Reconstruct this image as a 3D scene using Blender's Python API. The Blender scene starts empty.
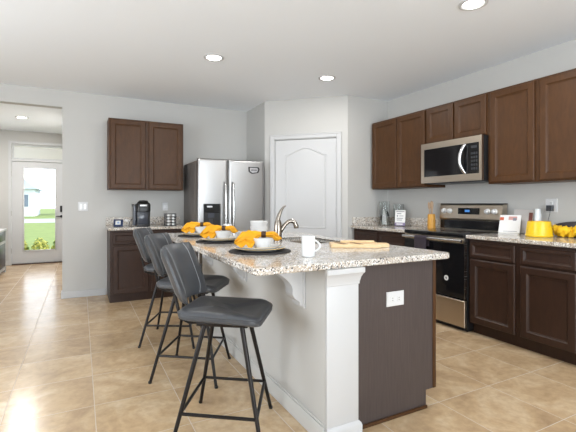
import bpy, bmesh, math, random
from mathutils import Vector, Matrix
random.seed(7)
PI = math.pi
SC = bpy.context.scene
COL = SC.collection
R = math.radians

# ------------------------------------------------------------------ camera
YAW = R(27.6)
cam = bpy.data.cameras.new('camera')
cam.sensor_fit = 'HORIZONTAL'
cam.sensor_width = 36.0
cam.lens = 397.0 / 576.0 * 36.0
cam.shift_y = -(216 - 203.5) / 576.0
cam.clip_end = 400
camo = bpy.data.objects.new('camera', cam)
COL.objects.link(camo)
camo.location = (0, 0, 1.215)
camo.rotation_euler = (PI / 2, 0, -YAW)
SC.camera = camo

# ------------------------------------------------------------------ world, sun, added fill lamps, exposure
SC.view_settings.view_transform = 'Standard'
SC.view_settings.look = 'None'
SC.view_settings.gamma = 1
SC.view_settings.use_curve_mapping = False
SC.view_settings.exposure = 0.20
w = bpy.data.worlds.new('daylight')
SC.world = w
w.use_nodes = True
bg = w.node_tree.nodes['Background']
bg.inputs[0].default_value = (0.84, 0.92, 1.0, 1)
bg.inputs[1].default_value = 2.6
sun = bpy.data.lights.new('sun', 'SUN')
sun.energy = 3.0
sun.angle = R(1.0)
suno = bpy.data.objects.new('sun', sun)
COL.objects.link(suno)
suno.rotation_euler = (R(48), 0, R(75))


def fill_light(name, loc, rot, sx, sy, power, color=(0.87, 0.935, 1.0)):
    l = bpy.data.lights.new(name, 'AREA')
    l.shape = 'RECTANGLE'
    l.size, l.size_y = sx, sy
    l.energy = power
    l.color = color
    o = bpy.data.objects.new(name, l)
    COL.objects.link(o)
    o.location = loc
    o.rotation_euler = rot
    return o


# unseen fill lamps added inside the rear and left openings, tilted upward
fill_light('rear_added_fill', (0.9, -3.02, 1.35), (R(155), 0, 0), 3.4, 2.1, 270)
fill_light('left_added_fill', (-2.92, 2.3, 1.45), (R(110), 0, R(-90)), 2.8, 1.6, 86)

# ------------------------------------------------------------------ materials
MATS = {}


def nmat(name):
    m = bpy.data.materials.new(name)
    m.use_nodes = True
    nt = m.node_tree
    return m, nt, nt.nodes['Principled BSDF']


def plain(name, rgb, rough=0.5, metal=0.0, spec=0.5, coat=0.0, trans=0.0, ior=1.45, emit=None, es=0.0, var=0.0, vscale=8.0, bump=0.0, bscale=200.0):
    if name in MATS:
        return MATS[name]
    m, nt, b = nmat(name)
    b.inputs['Base Color'].default_value = (*rgb, 1)
    b.inputs['Roughness'].default_value = rough
    b.inputs['Metallic'].default_value = metal
    b.inputs['Specular IOR Level'].default_value = spec
    b.inputs['Coat Weight'].default_value = coat
    b.inputs['Transmission Weight'].default_value = trans
    b.inputs['IOR'].default_value = ior
    if emit:
        b.inputs['Emission Color'].default_value = (*emit, 1)
        b.inputs['Emission Strength'].default_value = es
    tc = nt.nodes.new('ShaderNodeTexCoord')
    if var > 0:
        n = nt.nodes.new('ShaderNodeTexNoise')
        n.inputs['Scale'].default_value = vscale
        n.inputs['Detail'].default_value = 4
        nt.links.new(tc.outputs['Object'], n.inputs['Vector'])
        mx = nt.nodes.new('ShaderNodeMix')
        mx.data_type = 'RGBA'
        mx.inputs[6].default_value = (*[c * (1 - var) for c in rgb], 1)
        mx.inputs[7].default_value = (*[min(1, c * (1 + var)) for c in rgb], 1)
        nt.links.new(n.outputs['Fac'], mx.inputs[0])
        nt.links.new(mx.outputs[2], b.inputs['Base Color'])
    if bump > 0:
        n2 = nt.nodes.new('ShaderNodeTexNoise')
        n2.inputs['Scale'].default_value = bscale
        nt.links.new(tc.outputs['Object'], n2.inputs['Vector'])
        bp = nt.nodes.new('ShaderNodeBump')
        bp.inputs['Strength'].default_value = bump
        bp.inputs['Distance'].default_value = 0.002
        nt.links.new(n2.outputs['Fac'], bp.inputs['Height'])
        nt.links.new(bp.outputs[0], b.inputs['Normal'])
    MATS[name] = m
    return m


def wood(name, c1, c2, scale=(14, 14, 1.2), rough=0.38, spec=0.5):
    m, nt, b = nmat(name)
    tc = nt.nodes.new('ShaderNodeTexCoord')
    mp = nt.nodes.new('ShaderNodeMapping')
    mp.inputs['Scale'].default_value = scale
    n = nt.nodes.new('ShaderNodeTexNoise')
    n.inputs['Scale'].default_value = 3.0
    n.inputs['Detail'].default_value = 6
    n.inputs['Roughness'].default_value = 0.65
    n.inputs['Distortion'].default_value = 0.6
    cr = nt.nodes.new('ShaderNodeValToRGB')
    cr.color_ramp.elements[0].position = 0.30
    cr.color_ramp.elements[0].color = (*c1, 1)
    cr.color_ramp.elements[1].position = 0.70
    cr.color_ramp.elements[1].color = (*c2, 1)
    L = nt.links.new
    L(tc.outputs['Object'], mp.inputs[0])
    L(mp.outputs[0], n.inputs['Vector'])
    L(n.outputs['Fac'], cr.inputs[0])
    L(cr.outputs[0], b.inputs['Base Color'])
    b.inputs['Roughness'].default_value = rough
    b.inputs['Specular IOR Level'].default_value = spec
    bp = nt.nodes.new('ShaderNodeBump')
    bp.inputs['Strength'].default_value = 0.12
    bp.inputs['Distance'].default_value = 0.001
    L(n.outputs['Fac'], bp.inputs['Height'])
    L(bp.outputs[0], b.inputs['Normal'])
    return m


def granite(name):
    m, nt, b = nmat(name)
    L = nt.links.new
    tc = nt.nodes.new('ShaderNodeTexCoord')

    def noise(scale, detail=3.0):
        n = nt.nodes.new('ShaderNodeTexNoise')
        n.inputs['Scale'].default_value = scale
        n.inputs['Detail'].default_value = detail
        L(tc.outputs['Object'], n.inputs['Vector'])
        return n.outputs['Fac']

    def ramp(src, p0, p1):
        r = nt.nodes.new('ShaderNodeMapRange')
        r.inputs[1].default_value = p0
        r.inputs[2].default_value = p1
        L(src, r.inputs[0])
        return r.outputs[0]

    def mix(f, a, bcol):
        x = nt.nodes.new('ShaderNodeMix')
        x.data_type = 'RGBA'
        L(f, x.inputs[0])
        if isinstance(a, tuple):
            x.inputs[6].default_value = (*a, 1)
        else:
            L(a, x.inputs[6])
        x.inputs[7].default_value = (*bcol, 1)
        return x.outputs[2]
    base = mix(ramp(noise(9, 4), 0.40, 0.60), (0.66, 0.61, 0.54), (0.52, 0.43, 0.335))
    c = mix(ramp(noise(170), 0.53, 0.60), base, (0.33, 0.29, 0.26))
    c = mix(ramp(noise(42, 5), 0.58, 0.66), c, (0.20, 0.185, 0.18))
    v = nt.nodes.new('ShaderNodeTexVoronoi')
    v.inputs['Scale'].default_value = 170
    L(tc.outputs['Object'], v.inputs['Vector'])
    sep = nt.nodes.new('ShaderNodeSeparateColor')
    L(v.outputs['Color'], sep.inputs[0])
    c = mix(ramp(sep.outputs[0], 0.87, 0.90), c, (0.05, 0.045, 0.045))
    c = mix(ramp(sep.outputs[1], 0.78, 0.82), c, (0.86, 0.85, 0.82))
    c = mix(ramp(noise(260), 0.62, 0.68), c, (0.06, 0.05, 0.05))
    L(c, b.inputs['Base Color'])
    b.inputs['Roughness'].default_value = 0.13
    b.inputs['Specular IOR Level'].default_value = 0.6
    return m


def tile_floor(name):
    m, nt, b = nmat(name)
    L = nt.links.new
    g = nt.nodes.new('ShaderNodeNewGeometry')
    mp = nt.nodes.new('ShaderNodeMapping')
    mp.inputs['Location'].default_value = (-0.075 + 0.467 * 20, -2.655 + 0.465 * 20, 0)
    L(g.outputs['Position'], mp.inputs[0])
    br = nt.nodes.new('ShaderNodeTexBrick')
    br.offset = 0.0
    br.squash = 1.0
    br.inputs['Scale'].default_value = 1.0
    br.inputs['Mortar Size'].default_value = 0.0024
    br.inputs['Mortar Smooth'].default_value = 0.1
    br.inputs['Bias'].default_value = 0.0
    br.inputs['Brick Width'].default_value = 0.467
    br.inputs['Row Height'].default_value = 0.465
    br.inputs['Color1'].default_value = (0, 0, 0, 1)
    br.inputs['Color2'].default_value = (1, 1, 1, 1)
    L(mp.outputs[0], br.inputs['Vector'])
    sep = nt.nodes.new('ShaderNodeSeparateColor')
    L(br.outputs['Color'], sep.inputs[0])
    # shift the clouding of every tile
    ad = nt.nodes.new('ShaderNodeVectorMath')
    ad.operation = 'MULTIPLY_ADD'
    cmb = nt.nodes.new('ShaderNodeCombineXYZ')
    for i in range(3):
        L(sep.outputs[0], cmb.inputs[i])
    L(cmb.outputs[0], ad.inputs[0])
    ad.inputs[1].default_value = (7, 7, 7)
    L(g.outputs['Position'], ad.inputs[2])

    def noise(scale, det, dist=0.0):
        n = nt.nodes.new('ShaderNodeTexNoise')
        n.inputs['Scale'].default_value = scale
        n.inputs['Detail'].default_value = det
        n.inputs['Distortion'].default_value = dist
        n.inputs['Roughness'].default_value = 0.6
        L(ad.outputs[0], n.inputs['Vector'])
        return n.outputs['Fac']
    cr = nt.nodes.new('ShaderNodeValToRGB')
    e = cr.color_ramp.elements
    e[0].position, e[0].color = 0.28, (0.41, 0.275, 0.16, 1)
    e[1].position, e[1].color = 0.72, (0.70, 0.54, 0.36, 1)
    x = e.new(0.5)
    x.color = (0.56, 0.395, 0.23, 1)
    L(noise(3.2, 6, 0.8), cr.inputs[0])
    mx = nt.nodes.new('ShaderNodeMix')
    mx.data_type = 'RGBA'
    mx.blend_type = 'MULTIPLY'
    mx.inputs[0].default_value = 1.0
    L(cr.outputs[0], mx.inputs[6])
    c2 = nt.nodes.new('ShaderNodeValToRGB')
    c2.color_ramp.elements[0].position, c2.color_ramp.elements[0].color = 0.3, (0.84, 0.82, 0.80, 1)
    c2.color_ramp.elements[1].position, c2.color_ramp.elements[1].color = 0.6, (1.0, 1.0, 1.0, 1)
    L(noise(22, 4), c2.inputs[0])
    L(c2.outputs[0], mx.inputs[7])
    gm = nt.nodes.new('ShaderNodeMix')
    gm.data_type = 'RGBA'
    L(br.outputs['Fac'], gm.inputs[0])
    L(mx.outputs[2], gm.inputs[6])
    gm.inputs[7].default_value = (0.56, 0.47, 0.37, 1)
    L(gm.outputs[2], b.inputs['Base Color'])
    rr = nt.nodes.new('ShaderNodeMapRange')
    L(br.outputs['Fac'], rr.inputs[0])
    rr.inputs[3].default_value = 0.22
    rr.inputs[4].default_value = 0.9
    L(rr.outputs[0], b.inputs['Roughness'])
    bp = nt.nodes.new('ShaderNodeBump')
    bp.inputs['Strength'].default_value = 0.5
    bp.inputs['Distance'].default_value = 0.002
    bp.invert = True
    L(br.outputs['Fac'], bp.inputs['Height'])
    L(bp.outputs[0], b.inputs['Normal'])
    return m


def steel(name, rgb=(0.42, 0.415, 0.41), rough=0.34, axis=2):
    m, nt, b = nmat(name)
    L = nt.links.new
    tc = nt.nodes.new('ShaderNodeTexCoord')
    mp = nt.nodes.new('ShaderNodeMapping')
    s = [2, 2, 2]
    s[axis] = 260
    mp.inputs['Scale'].default_value = s
    n = nt.nodes.new('ShaderNodeTexNoise')
    n.inputs['Scale'].default_value = 1.0
    n.inputs['Detail'].default_value = 3
    L(tc.outputs['Object'], mp.inputs[0])
    L(mp.outputs[0], n.inputs['Vector'])
    mr = nt.nodes.new('ShaderNodeMapRange')
    mr.inputs[3].default_value = rough - 0.06
    mr.inputs[4].default_value = rough + 0.08
    L(n.outputs['Fac'], mr.inputs[0])
    L(mr.outputs[0], b.inputs['Roughness'])
    b.inputs['Base Color'].default_value = (*rgb, 1)
    b.inputs['Metallic'].default_value = 1.0
    return m


M_wall = plain('wall_paint', (0.535, 0.526, 0.502), 0.75, var=0.015, vscale=1.5)
M_ceil = plain('ceiling_paint', (0.87, 0.905, 0.94), 0.9, bump=0.25, bscale=70)
M_white = plain('white_trim_paint', (0.56, 0.56, 0.56), 0.42)
M_whiteplastic = plain('white_plastic', (0.66, 0.66, 0.66), 0.35)
M_floor = tile_floor('travertine_tile')
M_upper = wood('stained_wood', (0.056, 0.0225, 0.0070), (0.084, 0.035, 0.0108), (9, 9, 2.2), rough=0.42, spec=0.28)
M_base = wood('stained_wood_shaded', (0.027, 0.012, 0.007), (0.043, 0.019, 0.011), (9, 9, 2.2), rough=0.42, spec=0.4)  # same wood as M_upper, painted darker to carry the difference in light
M_panel = wood('laminate_panel', (0.050, 0.036, 0.034), (0.078, 0.060, 0.055), (60, 60, 1.6), 0.45)
M_gran = granite('granite')
M_steel = steel('stainless_steel')
M_steelw = steel('warm_stainless_steel', (0.56, 0.485, 0.40), 0.30)
M_steelh = steel('stainless_bar', (0.58, 0.575, 0.57), 0.24)
M_nickel = plain('brushed_nickel', (0.30, 0.26, 0.22), 0.24, 1.0)
M_fridgeside = plain('fridge_side_grey', (0.14, 0.125, 0.115), 0.5)
M_blackgl = plain('black_glass', (0.008, 0.008, 0.009), 0.08, spec=0.5)
M_black = plain('black_plastic', (0.015, 0.015, 0.016), 0.32)
M_dark = plain('dark_charcoal_plastic', (0.035, 0.037, 0.042), 0.35)
M_leather = plain('grey_leatherette', (0.058, 0.061, 0.067), 0.34, var=0.06, vscale=20, bump=0.12, bscale=400)
M_thread = plain('pale_seam_thread', (0.30, 0.31, 0.32), 0.6)
M_legmetal = plain('dark_bronze_metal', (0.022, 0.019, 0.018), 0.35, 0.6)
M_china = plain('white_china', (0.72, 0.72, 0.71), 0.18, coat=0.3)
M_gold = plain('gold_rim', (0.78, 0.55, 0.22), 0.35, 0.5)
M_mat = plain('woven_charcoal_mat', (0.030, 0.026, 0.025), 0.8, var=0.3, vscale=120, bump=0.6, bscale=250)
M_yellow = plain('mustard_cloth', (0.74, 0.34, 0.010), 0.85, var=0.10, vscale=30, bump=0.3, bscale=500)
M_brownring = plain('dark_wood_ring', (0.05, 0.022, 0.012), 0.4)
M_board = wood('pale_beech', (0.68, 0.45, 0.22), (0.80, 0.60, 0.36), (4, 22, 22), 0.5)
M_boardslot = plain('dark_wood_inlay', (0.20, 0.10, 0.035), 0.6)
M_glass = plain('clear_glass', (0.87, 0.89, 0.89), 0.02, trans=1.0, ior=1.14)
M_pane = plain('window_glass', (1, 1, 1), 0.0, trans=1.0, ior=1.02)
M_yellowpot = plain('yellow_enamel', (0.86, 0.55, 0.012), 0.25, coat=0.4)
M_paper = plain('white_paper', (0.80, 0.79, 0.77), 0.6)
M_crock = plain('amber_wood_crock', (0.62, 0.31, 0.05), 0.4, var=0.1, vscale=30)
M_spoon = plain('pale_wooden_spoon', (0.46, 0.32, 0.21), 0.6)
M_towel = plain('plum_grey_towel', (0.040, 0.030, 0.040), 0.9, bump=0.5, bscale=300)
M_red = plain('red_print', (0.55, 0.11, 0.05), 0.6)
M_greyprint = plain('grey_print', (0.22, 0.22, 0.25), 0.6)
M_purple = plain('violet_print', (0.25, 0.20, 0.33), 0.5)
M_screen = plain('blue_lcd', (0.02, 0.05, 0.12), 0.15, emit=(0.10, 0.35, 0.9), es=0.6)
M_lamp = plain('lamp_lens', (0.9, 0.9, 0.88), 0.5, emit=(1.0, 0.97, 0.9), es=9.0)
M_coffee = plain('coffee_machine_shell', (0.030, 0.032, 0.036), 0.22, coat=0.3)
M_silver = plain('silver_plastic', (0.60, 0.60, 0.62), 0.3, 0.8)
M_tank = plain('smoky_tank', (0.055, 0.06, 0.075), 0.15)
M_grass = plain('lawn_grass', (0.14, 0.19, 0.045), 0.9, var=0.3, vscale=3)
M_leaf = plain('yellow_green_leaf', (0.62, 0.60, 0.14), 0.6, var=0.4, vscale=10)
M_leafd = plain('green_leaf', (0.16, 0.26, 0.07), 0.6, var=0.3, vscale=10)
M_cream = plain('cream_stucco', (0.80, 0.77, 0.72), 0.85)
M_concrete = plain('concrete', (0.45, 0.44, 0.42), 0.85)
M_house = plain('pale_house_render', (0.72, 0.76, 0.80), 0.8)
M_roof = plain('house_roof_shingle', (0.50, 0.54, 0.60), 0.8)
M_asphalt = plain('street_asphalt', (0.30, 0.32, 0.34), 0.9)
M_hingem = plain('satin_hinge_metal', (0.45, 0.44, 0.42), 0.35, 0.9)
M_sinkshade = plain('sink_steel_shade', (0.17, 0.145, 0.12), 0.35, 1.0)  # steel painted dark brown for the shade and reflected cabinets inside the basin


# ------------------------------------------------------------------ mesh builder
class MB:
    def __init__(s):
        s.bm = bmesh.new()

    def _mark(s):
        return len(s.bm.verts)

    def box(s, x0, x1, y0, y1, z0, z1, bev=0.0, seg=2, mat=None):
        r = bmesh.ops.create_cube(s.bm, size=1.0)
        vs = r['verts']
        for v in vs:
            v.co = Vector(((x0 + x1) / 2 + v.co.x * (x1 - x0), (y0 + y1) / 2 + v.co.y * (y1 - y0), (z0 + z1) / 2 + v.co.z * (z1 - z0)))
        allv = set(vs)
        if bev > 0:
            es = list({e for v in vs for e in v.link_edges})
            rr = bmesh.ops.bevel(s.bm, geom=es, offset=bev, segments=seg, profile=0.5, affect='EDGES')
            allv = {v for v in vs if v.is_valid} | set(rr['verts'])
        if mat is not None:
            for v in allv:
                v.co = mat @ v.co
        return s

    def lathe(s, prof, c=(0, 0, 0), n=32, mat=None, cap0=True, cap1=True):
        rings = []
        for r, z in prof:
            ring = []
            for i in range(n):
                a = 2 * PI * i / n
                p = Vector((c[0] + r * math.cos(a), c[1] + r * math.sin(a), c[2] + z))
                if mat is not None:
                    p = mat @ p
                ring.append(s.bm.verts.new(p))
            rings.append(ring)
        for a, b in zip(rings, rings[1:]):
            for i in range(n):
                j = (i + 1) % n
                s.bm.faces.new((a[i], a[j], b[j], b[i]))
        if cap0:
            s.bm.faces.new(list(reversed(rings[0])))
        if cap1:
            s.bm.faces.new(rings[-1])
        return s

    def tube(s, pts, rad, n=10, caps=True):
        pts = [Vector(p) for p in pts]
        rads = rad if isinstance(rad, (list, tuple)) else [rad] * len(pts)
        rings = []
        t0 = (pts[1] - pts[0]).normalized()
        up = Vector((0, 0, 1)) if abs(t0.z) < 0.9 else Vector((1, 0, 0))
        nrm = t0.cross(up).normalized()
        for i, p in enumerate(pts):
            if i == 0:
                t = t0
            elif i == len(pts) - 1:
                t = (pts[i] - pts[i - 1]).normalized()
            else:
                t = ((pts[i + 1] - pts[i]).normalized() + (pts[i] - pts[i - 1]).normalized()).normalized()
            nrm = (nrm - t * nrm.dot(t)).normalized()
            bn = t.cross(nrm)
            ring = []
            for k in range(n):
                a = 2 * PI * k / n
                ring.append(s.bm.verts.new(p + (nrm * math.cos(a) + bn * math.sin(a)) * rads[i]))
            rings.append(ring)
        for a, b in zip(rings, rings[1:]):
            for i in range(n):
                j = (i + 1) % n
                s.bm.faces.new((a[i], a[j], b[j], b[i]))
        if caps:
            s.bm.faces.new(list(reversed(rings[0])))
            s.bm.faces.new(rings[-1])
        return s

    def prism(s, poly, fn0, fn1):
        """poly of 2D points; fn0/fn1 map a 2D point to the two end faces"""
        a = [s.bm.verts.new(fn0(p)) for p in poly]
        b = [s.bm.verts.new(fn1(p)) for p in poly]
        n = len(poly)
        for i in range(n):
            j = (i + 1) % n
            s.bm.faces.new((a[i], a[j], b[j], b[i]))
        s.bm.faces.new(list(reversed(a)))
        s.bm.faces.new(b)
        return s

    def rings(s, loops, cap0=True, cap1=True):
        rs = [[s.bm.verts.new(p) for p in lp] for lp in loops]
        n = len(rs[0])
        for a, b in zip(rs, rs[1:]):
            for i in range(n):
                j = (i + 1) % n
                s.bm.faces.new((a[i], a[j], b[j], b[i]))
        if cap0:
            s.bm.faces.new(list(reversed(rs[0])))
        if cap1:
            s.bm.faces.new(rs[-1])
        return s

    def grid(s, fn, nu, nv):
        vs = [[s.bm.verts.new(fn(i / nu, j / nv)) for j in range(nv + 1)] for i in range(nu + 1)]
        for i in range(nu):
            for j in range(nv):
                s.bm.faces.new((vs[i][j], vs[i + 1][j], vs[i + 1][j + 1], vs[i][j + 1]))
        return s


ORIG = {}       # world origin of a thing whose parts are written in world coordinates


def _mesh(name, mb, mat, off, smooth):
    bm = mb.bm
    bmesh.ops.recalc_face_normals(bm, faces=bm.faces)
    if off is not None:
        bmesh.ops.translate(bm, verts=bm.verts, vec=-off)
    me = bpy.data.meshes.new(name)
    bm.to_mesh(me)
    bm.free()
    if smooth:
        for p in me.polygons:
            p.use_smooth = True
        try:
            me.set_sharp_from_angle(angle=R(38))
        except Exception:
            pass
    me.materials.append(mat)
    return me


def props(o, label=None, cat=None, group=None, kind=None):
    if label:
        o['label'] = label
    if cat:
        o['category'] = cat
    if group:
        o['group'] = group
    if kind:
        o['kind'] = kind
    return o


def thing(name, label, cat, loc, rz=0.0, group=None, kind=None):
    o = bpy.data.objects.new(name, None)
    o.empty_display_size = 0.05
    COL.objects.link(o)
    o.location = loc
    o.rotation_euler = (0, 0, rz)
    props(o, label, cat, group, kind)
    ORIG[o.name] = Vector(loc)
    return o


def part(name, mb, mat, parent, label=None, local=False, smooth=True, kind=None):
    top = parent
    while top.parent:
        top = top.parent
    me = _mesh(name, mb, mat, None if local else ORIG[top.name], smooth)
    o = bpy.data.objects.new(name, me)
    COL.objects.link(o)
    o.parent = parent
    props(o, label, None, None, kind)
    return o


def single(name, mb, mat, label, cat, group=None, smooth=True, kind=None):
    xs = [v.co for v in mb.bm.verts]
    c = Vector(((min(v.x for v in xs) + max(v.x for v in xs)) / 2, (min(v.y for v in xs) + max(v.y for v in xs)) / 2, min(v.z for v in xs)))
    me = _mesh(name, mb, mat, c, smooth)
    o = bpy.data.objects.new(name, me)
    COL.objects.link(o)
    o.location = c
    props(o, label, cat, group, kind)
    ORIG[o.name] = c
    return o


def struct(name, mb, mat, smooth=False):
    return single(name, mb, mat, None, None, kind='structure', smooth=smooth)


def dup(o, loc=None, rz=None, label=None, group=None, parent=None):
    c = o.copy()
    COL.objects.link(c)
    if parent:
        c.parent = parent
    if loc is not None:
        c.location = loc
        ORIG[c.name] = Vector(loc)
    if rz is not None:
        c.rotation_euler = (0, 0, rz)
    if label:
        c['label'] = label
    if group:
        c['group'] = group
    for ch in [k for k in bpy.data.objects if k.parent == o]:
        dup(ch, parent=c)
    return c


# frames: O origin, U horizontal axis, N outward normal ; P(u, z, n)
def frame(O, U, N):
    O, U, N = Vector(O), Vector(U).normalized(), Vector(N).normalized()
    return lambda u, z, n: O + U * u + Vector((0, 0, 1)) * z + N * n


def shaker(P, u0, u1, z0, z1, t=0.02, rail=0.055, flat=False):
    mb = MB()
    prof = [(0, 0), (0, t - 0.006), (0.007, t)]
    if not flat:
        prof += [(rail, t), (rail + 0.008, t - 0.008), (rail + 0.013, t - 0.008), (rail + 0.016, t - 0.012)]
    else:
        prof += [(rail * 0.35, t), (rail * 0.35 + 0.003, t - 0.001)]
    lo = []
    for i, n in prof:
        lo.append([P(u0 + i, z0 + i, n), P(u1 - i, z0 + i, n), P(u1 - i, z1 - i, n), P(u0 + i, z1 - i, n)])
    return mb.rings(lo)


def pbox(P, u0, u1, z0, z1, n0, n1, mb=None, bev=0.0):
    mb = mb or MB()
    if bev > 0:
        b = bev
        lo = [[P(u0, z0, n0), P(u1, z0, n0), P(u1, z1, n0), P(u0, z1, n0)],
              [P(u0, z0, n1 - b), P(u1, z0, n1 - b), P(u1, z1, n1 - b), P(u0, z1, n1 - b)],
              [P(u0 + b, z0 + b, n1), P(u1 - b, z0 + b, n1), P(u1 - b, z1 - b, n1), P(u0 + b, z1 - b, n1)]]
        return mb.rings(lo)
    return mb.rings([[P(u0, z0, n), P(u1, z0, n), P(u1, z1, n), P(u0, z1, n)] for n in (n0, n1)])


def arc(cx, cy, r, a0, a1, n):
    return [(cx + r * math.cos(R(a0 + (a1 - a0) * i / n)), cy + r * math.sin(R(a0 + (a1 - a0) * i / n))) for i in range(n + 1)]


def round_rect(x0, x1, y0, y1, r, n=6):
    return arc(x1 - r, y1 - r, r, 0, 90, n) + arc(x0 + r, y1 - r, r, 90, 180, n) + arc(x0 + r, y0 + r, r, 180, 270, n) + arc(x1 - r, y0 + r, r, 270, 360, n)


# ------------------------------------------------------------------ room shell
CZ = 2.655            # ceiling height
WR = 3.84             # right wall
YB = 5.82             # back wall
PA, PB = Vector((2.31, 5.13, 0)), Vector((3.15, 4.31, 0))   # angled pantry wall

fl = MB()
fl.box(-3.2, 4.0, -3.3, 9.57, -0.12, 0)
struct('floor', fl, M_floor)
ce = MB()
ce.box(-3.2, 4.0, -3.3, 9.57, CZ, CZ + 0.15)
struct('ceiling', ce, M_ceil)
struct('wall_right', MB().box(WR, WR + 0.14, -3.2, 5.94, 0, CZ), M_wall)
struct('wall_back', MB().box(-0.205, 2.45, YB, YB + 0.12, 0, CZ), M_wall)
struct('wall_alcove', MB().prism([(2.31, YB), (PA.x, PA.y), (PA.x + 0.10, PA.y), (2.41, YB)], lambda p: Vector((p[0], p[1], 0)), lambda p: Vector((p[0], p[1], CZ))), M_wall)
struct('wall_return', MB().box(PB.x, WR, PB.y, PB.y + 0.10, 0, CZ), M_wall)
struct('wall_header', MB().box(-1.62, -0.205, YB, YB + 0.12, 2.445, CZ), M_wall)
struct('wall_back_left', MB().box(-3.0, -1.62, YB, YB + 0.12, 0, CZ), M_wall)
struct('wall_hall_right', MB().box(-0.205, -0.085, YB + 0.12, 9.45, 0, CZ), M_wall)
struct('wall_hall_left', MB().box(-1.74, -1.62, YB + 0.12, 9.45, 0, CZ), M_wall)
# left wall with two window openings, rear wall with a wide opening
lw = MB()
lw.box(-3.14, -3.0, -3.2, YB + 0.12, 0, 0.65)
lw.box(-3.14, -3.0, -3.2, YB + 0.12, 2.25, CZ)
for a, b in ((-3.2, 0.9), (2.2, 2.4), (3.7, YB + 0.12)):
    lw.box(-3.14, -3.0, a, b, 0.65, 2.25)
struct('wall_left', lw, M_wall)
rw = MB()
rw.box(-3.14, -0.8, -3.24, -3.1, 0, CZ)
rw.box(2.6, WR + 0.14, -3.24, -3.1, 0, CZ)
rw.box(-0.8, 2.6, -3.24, -3.1, 2.4, CZ)
struct('wall_rear', rw, M_wall)

# pantry wall, with the opening of its door
EU = (PB - PA).normalized()
EN = Vector((-EU.y, EU.x, 0))
if EN.dot(Vector((0, 0, 0)) - PA) < 0:
    EN = -EN
PW = frame(PA, EU, EN)
PL = (PB - PA).length
D0, D1, DZ = 0.155, 1.02, 2.10
pw = MB()
pbox(PW, 0, D0 - 0.01, 0, CZ, -0.10, 0, pw)
pbox(PW, D1 + 0.01, PL, 0, CZ, -0.10, 0, pw)
pbox(PW, D0 - 0.01, D1 + 0.01, DZ + 0.01, CZ, -0.10, 0, pw)
struct('wall_pantry', pw, M_wall)
# casing
cs = MB()
CW = 0.062
for (a, b) in ((D0 - 0.01 - CW, D0 - 0.01), (D1 + 0.01, D1 + 0.01 + CW)):
    pbox(PW, a, b, 0, DZ + 0.01 + CW, 0, 0.012, cs, bev=0.004)
    c = (a + b) / 2
    out = a if a < D0 - 0.02 else b - 0.018
    pbox(PW, out, out + 0.018, 0, DZ + 0.01 + CW, 0.012, 0.020, cs, bev=0.004)
pbox(PW, D0 - 0.01, D1 + 0.01, DZ + 0.01, DZ + 0.01 + CW, 0, 0.012, cs, bev=0.004)
pbox(PW, D0 - 0.01 - CW, D1 + 0.01 + CW, DZ + 0.055, DZ + 0.01 + CW, 0.012, 0.020, cs, bev=0.004)
# jamb
pbox(PW, D0 - 0.0095, D0 - 0.002, 0, DZ + 0.0095, -0.098, 0.0, cs)
pbox(PW, D1 + 0.002, D1 + 0.0095, 0, DZ + 0.0095, -0.098, 0.0, cs)
pbox(PW, D0 - 0.002, D1 + 0.002, DZ + 0.002, DZ + 0.0095, -0.098, 0.0, cs)
struct('trim_1', cs, M_white)

pd = thing('door_2', None, None, tuple(PW(D0, 0, 0)), 0, None, 'structure')
slab = pbox(PW, D0, D1, 0.012, DZ - 0.003, -0.050, -0.014, None, bev=0.003)
part('door_slab', slab, M_white, pd)


def arch_poly(u0, u1, z0, z1, rise):
    """panel outline with an arched (cathedral) top"""
    pts = [(u0, z0), (u1, z0), (u1, z1)]
    n = 14
    for i in range(1, n):
        t = i / n
        u = u1 + (u0 - u1) * t
        k = 0.5 - 0.5 * math.cos(2 * PI * min(max((t - 0.02) / 0.96, 0), 1))
        pts.append((u, z1 + rise * (k ** 0.75)))
    pts.append((u0, z1))
    return pts


def inset(poly, d):
    out = []
    n = len(poly)
    for i in range(n):
        p0, p1, p2 = Vector(poly[i - 1]), Vector(poly[i]), Vector(poly[(i + 1) % n])
        e1, e2 = (p1 - p0).normalized(), (p2 - p1).normalized()
        n1, n2 = Vector((-e1.y, e1.x)), Vector((-e2.y, e2.x))
        m = (n1 + n2)
        m = m / max(m.dot(n1), 0.3)
        out.append(tuple(p1 + m * d))
    return out


for poly in (arch_poly(0.30, 0.875, 0.88, 1.885, 0.10), arch_poly(0.30, 0.875, 0.22, 0.74, 0.0)):
    mb = MB()
    loops = []
    for d, n in ((-0.004, -0.0142), (0.0, -0.007), (0.010, -0.005), (0.018, -0.0125), (0.032, -0.0125), (0.05, -0.006)):
        loops.append([PW(u, z, n) for (u, z) in inset(poly, d)])
    mb.rings(loops)
    part('door_panel', mb, M_white, pd)
for hz in (0.25, 1.10, 1.945):
    mb = MB()
    mb.lathe([(0.007, -0.05), (0.007, 0.05)], tuple(PW(D1 + 0.001, hz, -0.008)), 10)
    part('hinge', mb, M_hingem, pd)
kn = MB()
MK = Matrix.Translation(PW(D0 + 0.065, 0.93, -0.014)) @ EN.to_track_quat('Z', 'Y').to_matrix().to_4x4()
kn.lathe([(0.03, 0), (0.03, 0.006), (0.011, 0.010), (0.011, 0.035), (0.027, 0.045), (0.027, 0.062), (0.015, 0.070)], (0, 0, 0), 20, MK)
part('door_knob', kn, M_hingem, pd)

# baseboards
bb = MB()
bb.box(-0.205, 0.30, YB - 0.014, YB, 0, 0.085, 0.003)
bb.box(-0.219, -0.205, YB - 0.014, YB + 0.12, 0, 0.085, 0.003)
struct('baseboard_back', bb, M_white)
struct('baseboard_right', MB().box(WR - 0.014, WR, -3.1, 0.2, 0, 0.085, 0.003), M_white)
struct('baseboard_hall', MB().box(-1.62, -1.25, 9.436, 9.45, 0, 0.085, 0.003), M_white)

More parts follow.
